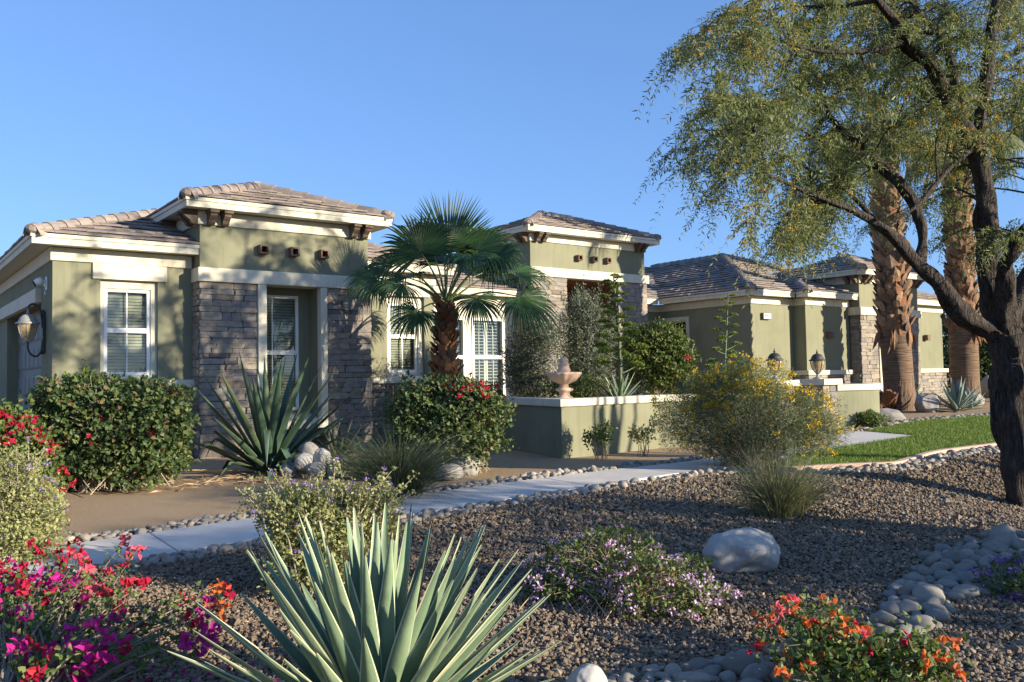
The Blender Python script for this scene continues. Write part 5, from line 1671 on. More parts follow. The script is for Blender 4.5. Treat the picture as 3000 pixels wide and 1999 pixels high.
def trunk_mat():
    mt, nt, b = mat('ringed_palm_trunk')
    tc = nd(nt, 'ShaderNodeTexCoord')
    mp1 = nd(nt, 'ShaderNodeMapping')
    mp1.inputs['Scale'].default_value = (2.2, 2.2, 42)
    mp2 = nd(nt, 'ShaderNodeMapping')
    mp2.inputs['Scale'].default_value = (24, 24, 1.8)
    nt.links.new(tc.outputs['Object'], mp1.inputs[0])
    nt.links.new(tc.outputs['Object'], mp2.inputs[0])
    n1 = nd(nt, 'ShaderNodeTexNoise')
    n2 = nd(nt, 'ShaderNodeTexNoise')
    for q, mp in ((n1, mp1), (n2, mp2)):
        q.inputs['Scale'].default_value = 1
        q.inputs['Detail'].default_value = 4
        nt.links.new(mp.outputs[0], q.inputs['Vector'])
    sp = nd(nt, 'ShaderNodeSeparateXYZ')
    nt.links.new(tc.outputs['Object'], sp.inputs[0])
    f = ramp(nt, sp.outputs[2], [(.55, (1, 1, 1)), (.95, (0, 0, 0))])
    h = mixc(nt, f.outputs[0], n1.outputs['Fac'], n2.outputs['Fac'])
    c = ramp(nt, h, [(.32, (.065, .038, .024)), (.5, (.155, .095, .056)), (.68, (.22, .14, .085))])
    nt.links.new(c.outputs[0], b.inputs['Base Color'])
    b.inputs['Roughness'].default_value = .9
    bump(nt, b, h, 1.0, .05)
    return mt


M['palm_trunk'] = trunk_mat()


def local(c, a, b, z): return np.asarray(c, float) + np.multiply.outer(np.asarray(a), VR) + np.multiply.outer(np.asarray(b), VD) + np.multiply.outer(np.asarray(z), UPV)


def blob_points(rng, n, blobs, shell=.2, p=2.0, lump=.14):
    """points spread through lumpy blobs (a,b,z,ra,rb,rz) in street coordinates; returns offsets and outward directions"""
    B = np.array(blobs, float)
    w = B[:, 3] * B[:, 4] * B[:, 5]
    k = rng.choice(len(B), n, p=w ** .8 / (w ** .8).sum())
    d = rand_dirs(n, rng)
    q = (np.abs(d) ** p).sum(1) ** (1 / p)
    r = np.clip(1 - np.abs(rng.normal(0, shell, n)), .1, 1)
    ph = k * 1.7
    lf = 1 + lump * (np.sin(d[:, 0] * 5 + ph) * np.sin(d[:, 1] * 4.3 + ph * 2) + .6 * np.sin(d[:, 2] * 9 + d[:, 0] * 7 + ph)) + rng.normal(0, .03, n)
    o = d / q[:, None] * (r * lf)[:, None]
    return B[k, :3] + o * B[k, 3:], d


def to_world(c, o): return np.asarray(c, float) + o[:, :1] * VR + o[:, 1:2] * VD + o[:, 2:] * UPV


def leaf_mass(root, name, c, blobs, n, L, W, material, rng, shell=.2, p=2., shape='diamond', out=.6, upb=.25, zmin=.02, lump=.14, fold=.25):
    o, d = blob_points(rng, n, blobs, shell, p, lump)
    o[:, 2] = np.where(o[:, 2] < zmin, zmin + rng.uniform(0, .15, n), o[:, 2])
    P = to_world(c, o)
    D = to_world((0, 0, 0), d) * out + rand_dirs(n, rng) * .75 + UPV * upb
    mb = MB()
    N = rand_dirs(n, rng) + to_world((0, 0, 0), d) * 1.1 + UPV * .5
    leaves(mb, P, D, rng.uniform(L * .65, L * 1.25, n), rng.uniform(W * .7, W * 1.2, n), 0, shape, fold, .15, rng, N)
    return tag(mb.build(name, material, root), kind='stuff')


def stems(root, name, c, blobs, n, r, material, rng, base_spread=.08, arch=.15, frac=(.6, 1.0), sides=4, wig=.05):
    o, _ = blob_points(rng, n, blobs, .25)
    mb = MB()
    for i in range(n):
        e = o[i] * [1, 1, 1]
        b = np.array([rng.normal(0, base_spread), rng.normal(0, base_spread), 0])
        m_ = (b + e) / 2 + [rng.normal(0, wig), rng.normal(0, wig), arch * abs(rng.normal(1, .4))]
        t = spline([b, m_, e], 7)
        tube(mb, to_world(c, t), np.linspace(r, r * .3, 7), sides)
    return tag(mb.build(name, material, root), kind='stuff')


def bracts(mb, P, size, rng, mi, n_each=3, spread=.5):
    """papery three-part bracts clustered round each point"""
    P = np.repeat(np.asarray(P, float), n_each, 0)
    n = len(P)
    D = rand_dirs(n, rng) + UPV * .35
    leaves(mb, P, D, size * rng.uniform(.8, 1.2, n), size * .85 * rng.uniform(.8, 1.1, n), mi, 'ovate', -.5, -.12, rng)


def flower_heads(mb, P, r, rng, mi, k=14, s=.5):
    P = np.asarray(P, float)
    n = len(P)
    d = rand_dirs(n * k, rng)
    Q = np.repeat(P, k, 0) + d * (r * rng.uniform(.5, 1, n * k))[:, None] * [1, 1, .65]
    leaves(mb, Q, d + rand_dirs(n * k, rng) * .6, r * s * 2, r * s * 1.6, mi, 'diamond', .1, 0, rng)


def pt(x, y, z=0.): return (x, y, float(zt(x, y)) + z)


# --- clipped bougainvillea by the garage
rng = np.random.default_rng(21)
c = pt(2.62, 12.2)
t = thing('bougainvillea_hedge', 'large clipped bougainvillea hedge with few red blooms before the garage wall', 'shrub', c)
bl = [(0, 0, .70, .92, .62, .60), (-.52, -.15, .92, .40, .5, .40), (.5, -.1, .90, .42, .5, .36), (.05, -.2, .45, .84, .55, .36), (-.1, -.25, .98, .4, .42, .30), (.72, -.05, .6, .24, .45, .42), (-.2, -.3, .6, .6, .4, .4)]
leaf_mass(t, 'foliage', c, bl, 24000, .07, .055, M['boug_leaf_dark'], rng, .2, 4.5, 'ovate', lump=.22)
leaf_mass(t, 'young_shoots', c, [(-.3, 0, 1.36, .65, .4, .1), (.35, 0, 1.30, .5, .4, .08), (-.28, -.1, 1.5, .07, .07, .16)], 700, .07, .045, M['boug_leaf'], rng, .5, 2, 'ovate')
stems(t, 'branches', c, [(0, 0, .8, 1.04, .82, .66)], 420, .0065, M['palewood'], rng, .3, .1)
mb = MB()
o, d = blob_points(rng, 90, bl, .04, 3.2, .08)
o = o[(d[:, 1] < .3) & (d[:, 2] > .1)]
cl = np.repeat(to_world(c, o)[:11], 4, 0) + rng.normal(0, .03, (44, 3))
bracts(mb, cl, .05, rng, 0)
tag(mb.build('red_blooms', M['red_bract'], t), kind='stuff')

# --- loose red bougainvillea at the frame edge
c = pt(1.35, 10.7)
t = thing('bougainvillea_bush', 'loose bougainvillea with bright red bracts before the clipped hedge at the garage', 'shrub', c)
bl = [(-.25, 0, .62, .6, .5, .5), (-.5, 0, .9, .5, .45, .32), (.1, -.1, .45, .4, .4, .35)]
leaf_mass(t, 'foliage', c, bl, 8000, .06, .045, M['boug_leaf'], rng, .25, 2.4, 'ovate')
stems(t, 'branches', c, bl, 220, .008, M['palewood'], rng, .2, .15)
mb = MB()
o, d = blob_points(rng, 260, bl, .05, 2.4)
o = o[(d[:, 1] < .5) & ((o[:, 2] > .85) | (o[:, 0] > .15))][:44]
cl = np.repeat(to_world(c, o), 6, 0) + rng.normal(0, .04, (len(o) * 6, 3))
bracts(mb, cl, .055, rng, 0)
tag(mb.build('red_blooms', M['red_bract'], t), kind='stuff')


# --- pale twiggy shrubs with violet flowers
def ruellia(x, y, label, blobs, n, seed, wands, tw=300):
    rng = np.random.default_rng(seed)
    c = pt(x, y)
    t = thing('pale_shrub', label, 'shrub', c, 'pale twiggy shrubs with violet flowers')
    leaf_mass(t, 'foliage', c, blobs, n, .034, .022, M['ruellia'], rng, .28, 2.2, 'diamond', lump=.2)
    stems(t, 'twigs', c, blobs, tw, .0055, M['palewood'], rng, .12, .12, sides=4)
    mb = MB()
    mf = MB()
    fl = []
    for (a, b, z, ea, eb, ez) in wands:
        pth = spline([(a, b, z), ((a + ea) / 2, (b + eb) / 2, (z + ez) / 2 + .02), (ea, eb, ez)], 8)
        P = to_world(c, pth)
        tube(mb, P, np.linspace(.005, .002, 8), 4, 0)
        q = np.repeat(P[2:], 7, 0) + rng.normal(0, .013, (42, 3))
        leaves(mf, q, rand_dirs(42, rng) + UPV * .4, .028, .018, 0, 'diamond', rng=rng)
        if rng.random() < .4: fl.append(P[-1])
    if wands:
        mb.build('wands', M['palewood'], t)
        mf.build('wand_leaves', M['ruellia'], t)
    o, d = blob_points(rng, 60, blobs, .03)
    o = o[d[:, 1] < .4][:22]
    mb = MB()
    flower_heads(mb, np.vstack([to_world(c, o)] + [np.array(fl).reshape(-1, 3)]), .016, rng, 0, 8, .6)
    mb.build('violet_flowers', M['purple'], t)


rg0 = np.random.default_rng(4)
ruellia(1.02, 8.5, 'pale green twiggy shrub with violet flowers left of the sand bed', [(-.05, 0, .42, .5, .45, .42), (-.3, .1, .62, .4, .4, .35), (.15, -.1, .25, .35, .35, .25)], 13000, 31,
        [(rg0.uniform(-.5, .3), rg0.uniform(-.3, .1), rg0.uniform(.35, .7), rg0.uniform(-.6, .5), rg0.uniform(-.35, .1), rg0.uniform(.6, 1.05)) for _ in range(45)] + [(.25, -.2, .35, .62, -.25, .46), (.1, -.1, .6, .33, -.1, .8), (-.1, -.2, .75, .05, -.2, .95), (.2, -.1, .5, .42, -.1, .62), (-.3, -.1, .9, -.3, -.1, 1.05)])
rg = np.random.default_rng(3)
wd = []
for k in range(95):
    a = rg.uniform(-.5, .5)
    z = rg.uniform(.45, .72)
    e = a * 1.15 + rg.normal(0, .07)
    wd.append((a * .8, rg.uniform(-.3, .2), z * .75, e, rg.uniform(-.35, .2), z * (1.12 - .15 * abs(a)) + rg.uniform(0, .17)))
ruellia(2.78, 5.95, 'pale green twiggy shrub directly behind the foreground agave', [(0, 0, .36, .42, .38, .33), (-.17, -.05, .48, .30, .3, .24), (.24, 0, .44, .26, .3, .24), (0, -.1, .2, .42, .36, .22)], 18000, 32, wd, 480)


# --- agaves
def agave_leaf(root, base, d, L, W, nrm, curve, mats, rng, chan=.28, edge=.1, bend=None):
    n = 17
    s = np.array([-1, -1 + edge, -.45, 0, .45, 1 - edge, 1.])
    t = np.concatenate([np.linspace(0, .96, n - 1), [1.0]])
    w = W * np.where(t < .42, .62 + .38 * np.sin(t / .42 * np.pi / 2), np.clip(1 - ((t - .42) / .58) ** 1.35, 0, 1)) * .5
    w = np.maximum(w, .0012)
    d = unit(d)
    sd = unit(np.cross(d, nrm))
    nr = np.cross(sd, d)
    ctr = base + np.outer(t * L, d) + np.outer(curve * L * t ** 2, nr)
    if bend is not None:
        tb, drop = bend
        k = np.clip((t - tb) / (1 - tb), 0, 1)
        ctr = ctr - np.outer(k * L * (1 - tb), d) * 1.0 + np.outer(k * L * (1 - tb) * .45, d * [1, 1, 0]) - np.outer(k * L * drop, UPV)
    th = W * .16 * (1 - t) ** .7 + .001
    top = ctr[:, None] + (w[:, None] * s)[..., None] * sd + (chan * w[:, None] * (s ** 2) * 1.2)[..., None] * nr
    bot = top - ((th[:, None] * (1.02 - s ** 2)))[..., None] * nr
    V = np.concatenate([top.reshape(-1, 3), bot.reshape(-1, 3)])
    F, mi = [], []
    for i in range(n - 1):
        for j in range(6):
            a = i * 7 + j
            m_ = 2 if i >= n - 2 else (1 if j in (0, 5) else 0)
            F.append((a, a + 1, a + 8, a + 7)); mi.append(m_)
            b = a + n * 7
            F.append((b + 1, b, b + 7, b + 8)); mi.append(m_)
    me = mesh_np(V - base, [np.array(F)], mats, mi, True)
    return link(bpy.data.objects.new('leaf', me), root, base)


def agave(name, label, c, n, L, W, mats, seed, el0=86, el1=8, curve=(-.02, .10), edge=.1, chan=.28, bends=0, crown=.10, group=None, pw=1.0):
    rng = np.random.default_rng(seed)
    t = thing(name, label, 'plant', c, group)
    mb = MB()
    lathe(mb, [(.06 * L, -.05), (.13 * L, .02), (.11 * L, .12 * L), (.03 * L, .2 * L)], c, 10)
    mb.build('heart', mats[0], t, smooth=True)
    for i in range(n):
        f = (i + .5) / n
        el = math.radians(el0 + (el1 - el0) * f ** pw + rng.normal(0, 4))
        az = i * 2.39996 + rng.normal(0, .12)
        d = np.array([math.cos(az) * math.cos(el), math.sin(az) * math.cos(el), math.sin(el)])
        b = np.array(c) + np.array([math.cos(az), math.sin(az), 0]) * crown * L * (.3 + .7 * f) + UPV * (.10 * L * (1 - f))
        nr = np.array([-math.cos(az) * math.sin(el), -math.sin(az) * math.sin(el), math.cos(el)])
        ll = L * (.78 + .22 * math.sin(math.pi * min(1, f * 1.15 + .15))) * rng.uniform(.9, 1.06)
        bd = (rng.uniform(.45, .7), rng.uniform(.15, .35)) if (bends and f > .45 and rng.random() < bends) else None
        dry = f > .95
        agave_leaf(t, b, d, ll, W * rng.uniform(.85, 1.1) * (.7 if dry else 1), nr, rng.uniform(*curve) * (-1 if f > .8 else 1), [M['straw']] * 3 if dry else mats, rng, chan, edge, bd)
    return t


AG = [M['agave_fg'], M['agave_edge'], M['spine']]
AD = [M['agave_dark'], M['agave_dark_edge'], M['spine']]
ABL = [M['agave_blue'], M['agave_blue'], M['spine']]
agave('agave', 'large pale green agave with cream leaf edges in the foreground gravel', pt(1.88, 3.55, -.06), 140, 1.04, .094, AG, 41, 88, 2, (-.02, .06), .12, .32, pw=.85)
agave('agave', 'big dark green agave with sword leaves before the tower window', pt(4.75, 12.2), 54, 1.70, .135, AD, 42, 84, 4, (-.04, .05), .09, .35, .22, pw=.9)
agave('agave', 'small dark agave beside the rock pile under the stone column', pt(6.41, 13.39), 26, .66, .07, AD, 43, 82, 15)
agave('agave', 'blue-grey agave at the foot of the second tall palm', pt(22.2, 10.7), 34, .85, .10, ABL, 44, 80, 2, (-.05, .12))
agave('agave', 'small blue-grey agave pup beside the blue agave near the lawn', pt(23.6, 11.0), 20, .6, .09, ABL, 46, 75, 8)
agave('agave', 'upright green agave between the palm trunk and the far stone wall', pt(23.3, 12.6), 22, .85, .12, AD, 45, 84, 45)
agave('agave', 'green agave rosette at the foot of the tallest flower mast', (11.05, 11.42, .80), 24, .62, .085, AG, 47, 70, 8)


# --- agave flower masts
def mast(label, base, top, seed, nb, r, spread, pads):
    rng = np.random.default_rng(seed)
    t = thing('agave_flower_mast', label, 'plant', base, 'agave flower masts')
    base, top = np.array(base), np.array(top)
    P = spline([base, base * .5 + top * .5 + VR * .03, top], 14)
    mb = MB()
    tube(mb, P, np.linspace(r, r * .25, 14), 8)
    bl_, pd = [], []
    for i in range(nb):
        f = .22 + .76 * (i + .5) / nb
        k = min(int(f * 13), 12)
        p = P[k] + (P[k + 1] - P[k]) * (f * 13 - k)
        az = i * 2.4 + rng.normal(0, .3)
        ln = spread * (1 - .72 * max(0, (f - .3) / .7)) * rng.uniform(.75, 1.1)
        e = p + np.array([math.cos(az), math.sin(az), 0]) * ln + UPV * ln * .4
        tube(mb, spline([p, (p + e) / 2 - UPV * .04 * ln, e], 6), np.linspace(r * .35, r * .22, 6), 5)
        pd.append((e, pads * (1 - .5 * max(0, (f - .3) / .7))))
    mb.build('stem', M['stalk'], t, smooth=True)
    for e, s in pd:
        mb = MB()
        n = 260
        d = rand_dirs(n, rng)
        d[:, 2] = np.abs(d[:, 2]) * .9 - .15
        q = e + d * [s, s, s * .55] * rng.uniform(.35, 1, (n, 1))
        leaves(mb, q, d * [.5, .5, 1] + UPV * .5, s * .36, s * .2, 0, 'diamond', rng=rng)
        mb.build('flower_pad', M['pad'], t)


mast('tall agave flower mast with green pads rising before the olive trees', (11.02, 11.32, .8), (10.85, 11.27, 3.16), 51, 30, .042, .40, .15)
mast('agave flower mast with green pads against the shaded wall by the house number', (13.52, 11.15, .4), (13.64, 10.94, 2.9), 52, 24, .032, .34, .125)

# --- dark deer grass and the straw tuft


def grass(name, label, x, y, n, h, w, spread, material, seed, lean=(0, 0), droop=.5, group=None):
    rng = np.random.default_rng(seed)
    c = np.array(pt(x, y))
    t = thing(name, label, 'grass', c, group)
    K = 7
    a = rng.uniform(0, 2 * np.pi, n)
    rr = np.abs(rng.normal(0, .09, n))
    B = c + np.stack([np.cos(a) * rr, np.sin(a) * rr, 0 * a], -1)
    el = np.clip(rng.normal(1.15, .28, n), .25, 1.5)
    D = np.stack([np.cos(a) * np.cos(el), np.sin(a) * np.cos(el), np.sin(el)], -1) + lean[0] * VR + lean[1] * VD
    D = unit(D)
    L = h * rng.uniform(.55, 1.15, n)
    tt = np.linspace(0, 1, K)
    dr = droop * rng.uniform(.4, 1.4, n)
    C_ = B[:, None] + D[:, None] * (L[:, None] * tt)[..., None]
    out = unit(D * [1, 1, 0] + 1e-6)
    C_ = C_ + out[:, None] * (spread * L[:, None] * tt ** 2)[..., None] - UPV * (dr[:, None] * L[:, None] * tt ** 3)[..., None]
    C_[..., 2] = np.maximum(C_[..., 2], c[2] + .005)
    S = unit(np.cross(D, rand_dirs(n, rng)))
    wd = w * (1 - tt ** 1.6 * .92)
    V = np.stack([C_ - S[:, None] * wd[None, :, None] / 2, C_ + S[:, None] * wd[None, :, None] / 2], 2)
    i = np.arange(n)[:, None] * (2 * K)
    j = np.arange(K - 1)[None] * 2
    b0 = i + j
    mb = MB()
    mb.add(V.reshape(-1, 3), np.stack([b0, b0 + 1, b0 + 3, b0 + 2], -1).reshape(-1, 4))
    mb.build('blades', material, t)
    return t


grass('ornamental_grass', 'dark blue-green grass clump leaning over the path border stones', 4.95, 8.75, 1500, 1.15, .0065, .28, M['deer_grass'], 61, (.06, -.05), .5)
grass('ornamental_grass', 'straw-green grass tuft in the gravel before the yellow bush', 7.22, 5.25, 1700, .86, .005, .14, M['tuft_grass'], 62, (0, 0), .35)
grass('ornamental_grass', 'thin grey grass behind the pale shrub beside the rock pile', 5.4, 10.4, 420, .75, .006, .25, M['deer_grass'], 63, (-.25, 0), .3)

# --- clipped bougainvillea before the palm
rng = np.random.default_rng(71)
c = pt(6.66, 10.27)
t = thing('bougainvillea_hedge', 'clipped bougainvillea mound with red blooms under the fan palm trunk', 'shrub', c)
bl = [(-.03, 0, .72, .74, .62, .54), (.30, -.1, .93, .44, .42, .33), (-.35, 0, .82, .46, .45, .45), (0, -.15, .5, .6, .5, .35)]
leaf_mass(t, 'foliage', c, bl, 15000, .062, .048, M['boug_leaf_dark'], rng, .24, 3.6, 'ovate', lump=.24, zmin=.12)
stems(t, 'branches', c, bl, 420, .006, M['palewood'], rng, .2, .08, frac=(.8, 1.1))
mb = MB()
o, d = blob_points(rng, 500, bl, .03, 2.8, .08)
o = o[(d[:, 1] < .35) & (o[:, 2] > 1.0) & (o[:, 0] > -.1)][:34]
cl = np.repeat(to_world(c, o), 4, 0) + rng.normal(0, .03, (len(o) * 4, 3))
bracts(mb, cl, .045, rng, 0)
tag(mb.build('red_blooms', M['red_bract'], t), kind='stuff')

# --- coral yucca spike
c = pt(6.28, 11.12)
t = thing('coral_flower_spike', 'thin coral-pink flower spike beside the clipped bougainvillea', 'plant', c)
P = spline([c, local(c, .03, 0, .6), local(c, -.06, 0, 1.22)], 12)
mb = MB()
tube(mb, P, np.linspace(.008, .004, 12), 5)
mb.build('stem', M['coral'], t)
mb = MB()
k = rng.uniform(.12, 1, 150) ** .8
q = np.array([P[int(f * 10.9)] for f in k]) + rng.normal(0, .012, (150, 3))
leaves(mb, q, rand_dirs(150, rng) + UPV * .2, .085 * (1.1 - .2 * k), .024, 0, 'diamond', rng=rng)
mb.build('blooms', M['coral'], t)


# --- fan palms
def frond(root, foot, hub, a, n, R, spread, droop, material, nseg=42, rng=RNG, pr=.016, bake=True):
    a = unit(a)
    n = np.array(n, float)
    s = unit(np.cross(n, a))
    n = np.cross(a, s)
    foot, hub = np.array(foot, float), np.array(hub, float)
    mid_ = (foot + hub) / 2 + UPV * .10 * np.linalg.norm(hub - foot)
    pet = MB()
    tube(pet, spline([foot, mid_, hub], 10), np.linspace(pr * 1.5, pr * .7, 10), 6)
    th = np.radians(np.linspace(-spread, spread, nseg)) + rng.normal(0, .008, nseg)
    rows = np.array([.03, .28, .52, .68, .84, 1.0])
    rl = R * (1 - .22 * (np.abs(th) / np.radians(spread)) ** 2) * rng.uniform(.93, 1.05, nseg)
    half = np.radians(spread) / nseg
    wr = np.array([.04, .32, .56, .46, .26, .0]) * half * 1.05
    e = np.cos(th)[:, None] * a + np.sin(th)[:, None] * s
    sd = -np.sin(th)[:, None] * a + np.cos(th)[:, None] * s
    C_ = hub + e[:, None] * (rl[:, None] * rows)[..., None]
    cup = .10 * R * (1 - np.cos(th))[:, None] * rows
    C_ = C_ + n * cup[..., None] * 1.0
    free = np.clip((rows - .5) / .5, 0, 1)
    dd = droop * rng.uniform(.6, 1.5, nseg)
    C_[..., 2] -= (dd[:, None] * rl[:, None] * (free ** 1.7 * .8 + rows ** 2 * .22))
    C_ = C_ - e[:, None] * (dd[:, None] * rl[:, None] * free ** 2 * .30)[..., None]
    w_ = rl[:, None] * wr
    A = C_ - sd[:, None] * w_[..., None] - n * (w_ * .55)[..., None]
    B = C_ + sd[:, None] * w_[..., None] - n * (w_ * .55)[..., None]
    V = np.stack([A, C_, B], 2)
    K = len(rows)
    i = np.arange(nseg)[:, None] * (K * 3)
    j = np.arange(K - 1)[None] * 3
    b0 = (i + j).reshape(-1)
    F = np.concatenate([np.stack([b0, b0 + 1, b0 + 4, b0 + 3], -1), np.stack([b0 + 1, b0 + 2, b0 + 5, b0 + 4], -1)])
    mb = MB()
    mb.add(V.reshape(-1, 3), F)
    o = mb.build('frond', material, root)
    pet.build('leaf_stalk', M['petiole'], o, smooth=True)
    return o


def boot_mesh(material, L, W, T, seed):
    """a cut leaf base: thick flaring scale with a ragged end"""
    rng = np.random.default_rng(seed)
    rows = [(0, .55, .5), (.35, .9, 1.0), (.7, 1.0, .8), (1.0, .75, .45)]
    V = []
    for t_, w, th in rows:
        out = .25 * t_ ** 1.5 * L
        jit = rng.normal(0, .05, 4) * (1 if t_ > .6 else .3)
        V += [(-W / 2 * w, out, t_ * L + jit[0] * L), (0, out + T * th * .35, t_ * L + (.16 * L if t_ == 1 else 0) + jit[1] * L), (W / 2 * w, out, t_ * L + jit[2] * L), (0, out - T * th * .6, t_ * L * .96)]
    F = [(i * 4 + j, i * 4 + (j + 1) % 4, (i + 1) * 4 + (j + 1) % 4, (i + 1) * 4 + j) for i in range(3) for j in range(4)] + [(12, 13, 14, 15)]
    mb = MB()
    mb.add(V, F)
    ks = list(mb.f)
    return mesh_np(np.array(V), [np.concatenate(mb.f[k]) for k in ks], material)


def boots(root, axis, rfun, z0, z1, n, meshes, rng, flare=.35):
    """spiral of leaf bases round a trunk; axis(z)->(x,y)"""
    for i in range(n):
        f = (i + .5) / n
        z = z0 + (z1 - z0) * f
        az = i * 2.39996 + rng.normal(0, .08)
        x, y = axis(z)
        r = rfun(z)
        o = bpy.data.objects.new('leaf_base', meshes[i % len(meshes)])
        link(o, root, (x + math.cos(az) * r, y + math.sin(az) * r, z))
        o.rotation_euler = (-flare * rng.uniform(.2, 2.0), rng.normal(0, .25), az - math.pi / 2 + rng.normal(0, .2))
        k = rng.uniform(.65, 1.3)
        o.scale = (k, k, k)


t = thing('fan_palm', 'young fan palm with shaggy brown trunk before the recessed windows', 'palm', PALM_BASE)
top = np.array(PALM_TOP)
bz = PALM_BASE[2]
ax = lambda z: (PALM_BASE[0] + (top[0] - PALM_BASE[0]) * (z - bz) / (top[2] - bz), PALM_BASE[1] + (top[1] - PALM_BASE[1]) * (z - bz) / (top[2] - bz))
rf = lambda z: .185 - .06 * max(0, (z - 1.2) / 1.5)
mb = MB()
zz = np.linspace(bz - .1, top[2], 16)
tube(mb, [(*ax(z), z) for z in zz], [rf(z) * .92 for z in zz], 14, wob=.03, rng=rng)
mb.build('trunk', M['husk'], t)
rb = np.random.default_rng(81)
BM = [boot_mesh(M['husk'], .19, .15, .07, i) for i in range(6)]
boots(t, ax, rf, .2, top[2] - .04, 170, BM, rb, .30)
for hub, a, n, R, sp, dr in PALM_FRONDS:
    frond(t, top + (np.array(hub) - top) * .03, hub, a, n, R, sp, dr * .82, M['palm_leaf'], 46, rb)


def tall_palm(label, x, y, zg, h_smooth, h_top, r, lean, seed, nb, nf, fr_len, rows):
    rng = np.random.default_rng(seed)
    t = thing('tall_palm', label, 'palm', (x, y, zg), 'tall palms beyond the lawn')
    ax = lambda z: (x + lean[0] * (z - zg), y + lean[1] * (z - zg))
    rf = lambda z: r * (1.12 - .12 * min(1, (z - zg) / .6)) * (1 if z < zg + h_smooth else 1 - .28 * min(1, (z - zg - h_smooth) / max(.1, h_top - h_smooth)))
    zz = np.linspace(zg - .2, zg + h_top, 40)
    mb = MB()
    tube(mb, [(*ax(z), z) for z in zz], [rf(max(z, zg)) for z in zz], 28, wob=.008, rng=rng)
    mb.build('trunk', M['palm_trunk'], t, loc=(x, y, zg), smooth=True)
    mb = MB()
    zz = np.linspace(zg + h_smooth - .15, zg + h_top, 30)
    tube(mb, [(*ax(z), z) for z in zz], [rf(z) * 1.02 for z in zz], 24, wob=.03, rng=rng)
    mb.build('upper_trunk', M['husk'], t)
    BMp = [boot_mesh(M['husk_pale'], .24, .21, .10, seed * 10 + i) for i in range(6)]
    boots(t, ax, lambda z: rf(z) * .99, zg + h_smooth - .1, zg + h_top - .1, nb, BMp, rng, .16)
    for k in range(9):      # torn dry strips at the end of the trimmed part
        az = rng.uniform(0, 6.28)
        z = zg + h_smooth
        p = np.array([ax(z)[0] + math.cos(az) * rf(z) * 1.05, ax(z)[1] + math.sin(az) * rf(z) * 1.05, z])
        mb = MB()
        leaves(mb, p[None], np.array([[math.cos(az) * .25, math.sin(az) * .25, -1]]), rng.uniform(.35, .8), .13, 0, 'ovate', rng=rng)
        mb.build('torn_husk', M['husk'], t)
    tp = np.array([*ax(zg + h_top), zg + h_top])
    for i in range(nf):
        az = i * 2.4 + rng.normal(0, .2)
        el = math.radians(70 - 110 * (i + .5) / nf)
        d = np.array([math.cos(az) * math.cos(el), math.sin(az) * math.cos(el), math.sin(el)])
        hub = tp + d * fr_len * rng.uniform(.8, 1.1)
        a = unit(d - UPV * .45)
        nn = np.array([-math.cos(az) * math.sin(el), -math.sin(az) * math.sin(el), math.cos(el)])
        frond(t, tp, hub, a, nn, fr_len * .85, 85, .6, M['palm_leaf_pale'], 30, rng, .03)


tall_palm('nearer tall palm with boot-patterned trunk before the far stone tower', 22.3, 12.25, .27, 2.15, 8.0, .385, (-.028, .018), 91, 300, 20, 1.3, 0)
tall_palm('second tall palm behind the dark mesquite trunk', 26.0, 12.25, .28, 2.35, 8.2, .385, (-.005, .0), 92, 300, 20, 1.3, 0)
tall_palm('third tall palm leaning at the edge behind the mesquite', 29.6, 12.2, .3, 3.2, 9.5, .42, (.13, -.11), 93, 60, 24, 1.35, 0)

# heap of cut palm bases beside the trunk
rb = np.random.default_rng(95)
c = pt(21.0, 12.1)
t = thing('palm_debris', 'heap of torn brown palm husks at the foot of the nearer tall palm', 'debris', c)
BMh = [boot_mesh(M['husk'], .55, .34, .14, 900 + i) for i in range(5)]
for i in range(26):
    o = bpy.data.objects.new('husk', BMh[i % 5])
    a, b = rb.normal(0, .22), rb.normal(0, .2)
    link(o, t, local(c, a, b, rb.uniform(0, .3) * max(.1, 1 - abs(a) * 2)))
    o.scale = (.7,) * 3
    o.rotation_euler = (rb.uniform(-1.4, 1.4), rb.uniform(-1.2, 1.2), rb.uniform(0, 6.28))


# --- olives, rose and other plants behind the planter wall
def small_tree(name, label, c, blobs, n, L, W, material, seed, stems_n, r, shape='diamond', sprigs=0, shell=.35, cat='tree'):
    rng = np.random.default_rng(seed)
    t = thing(name, label, cat, c)
    mb = MB()
    o, _ = blob_points(rng, stems_n, blobs, .4)
    for i in range(stems_n):
        e = o[i]
        b = np.array([rng.normal(0, .06), rng.normal(0, .06), -.05])
        tube(mb, to_world(c, spline([b, b + (e - b) * [.25, .25, .5] + rng.normal(0, .04, 3), e], 10)), np.linspace(r, r * .2, 10), 6)
    mb.build('trunk', M['twig'], t, smooth=True)
    leaf_mass(t, 'crown', c, blobs, n, L, W, material, rng, shell, 2., shape, .5, .3, lump=.25)
    if sprigs:
        mb = MB()
        o, d = blob_points(rng, sprigs, blobs, .1)
        for i in range(sprigs):
            ln = rng.uniform(.2, .45)
            k = np.linspace(0, 1, 16)
            q = o[i] + np.outer(k, (d[i] * [.3, .3, .2] + [0, 0, .9]) * ln)
            P = to_world(c, q)
            leaves(mb, np.repeat(P, 2, 0), rand_dirs(32, rng) * .8 + UPV * .7, L, W, 0, shape, rng=rng)
        tag(mb.build('sprigs', material, t), kind='stuff')
    return t


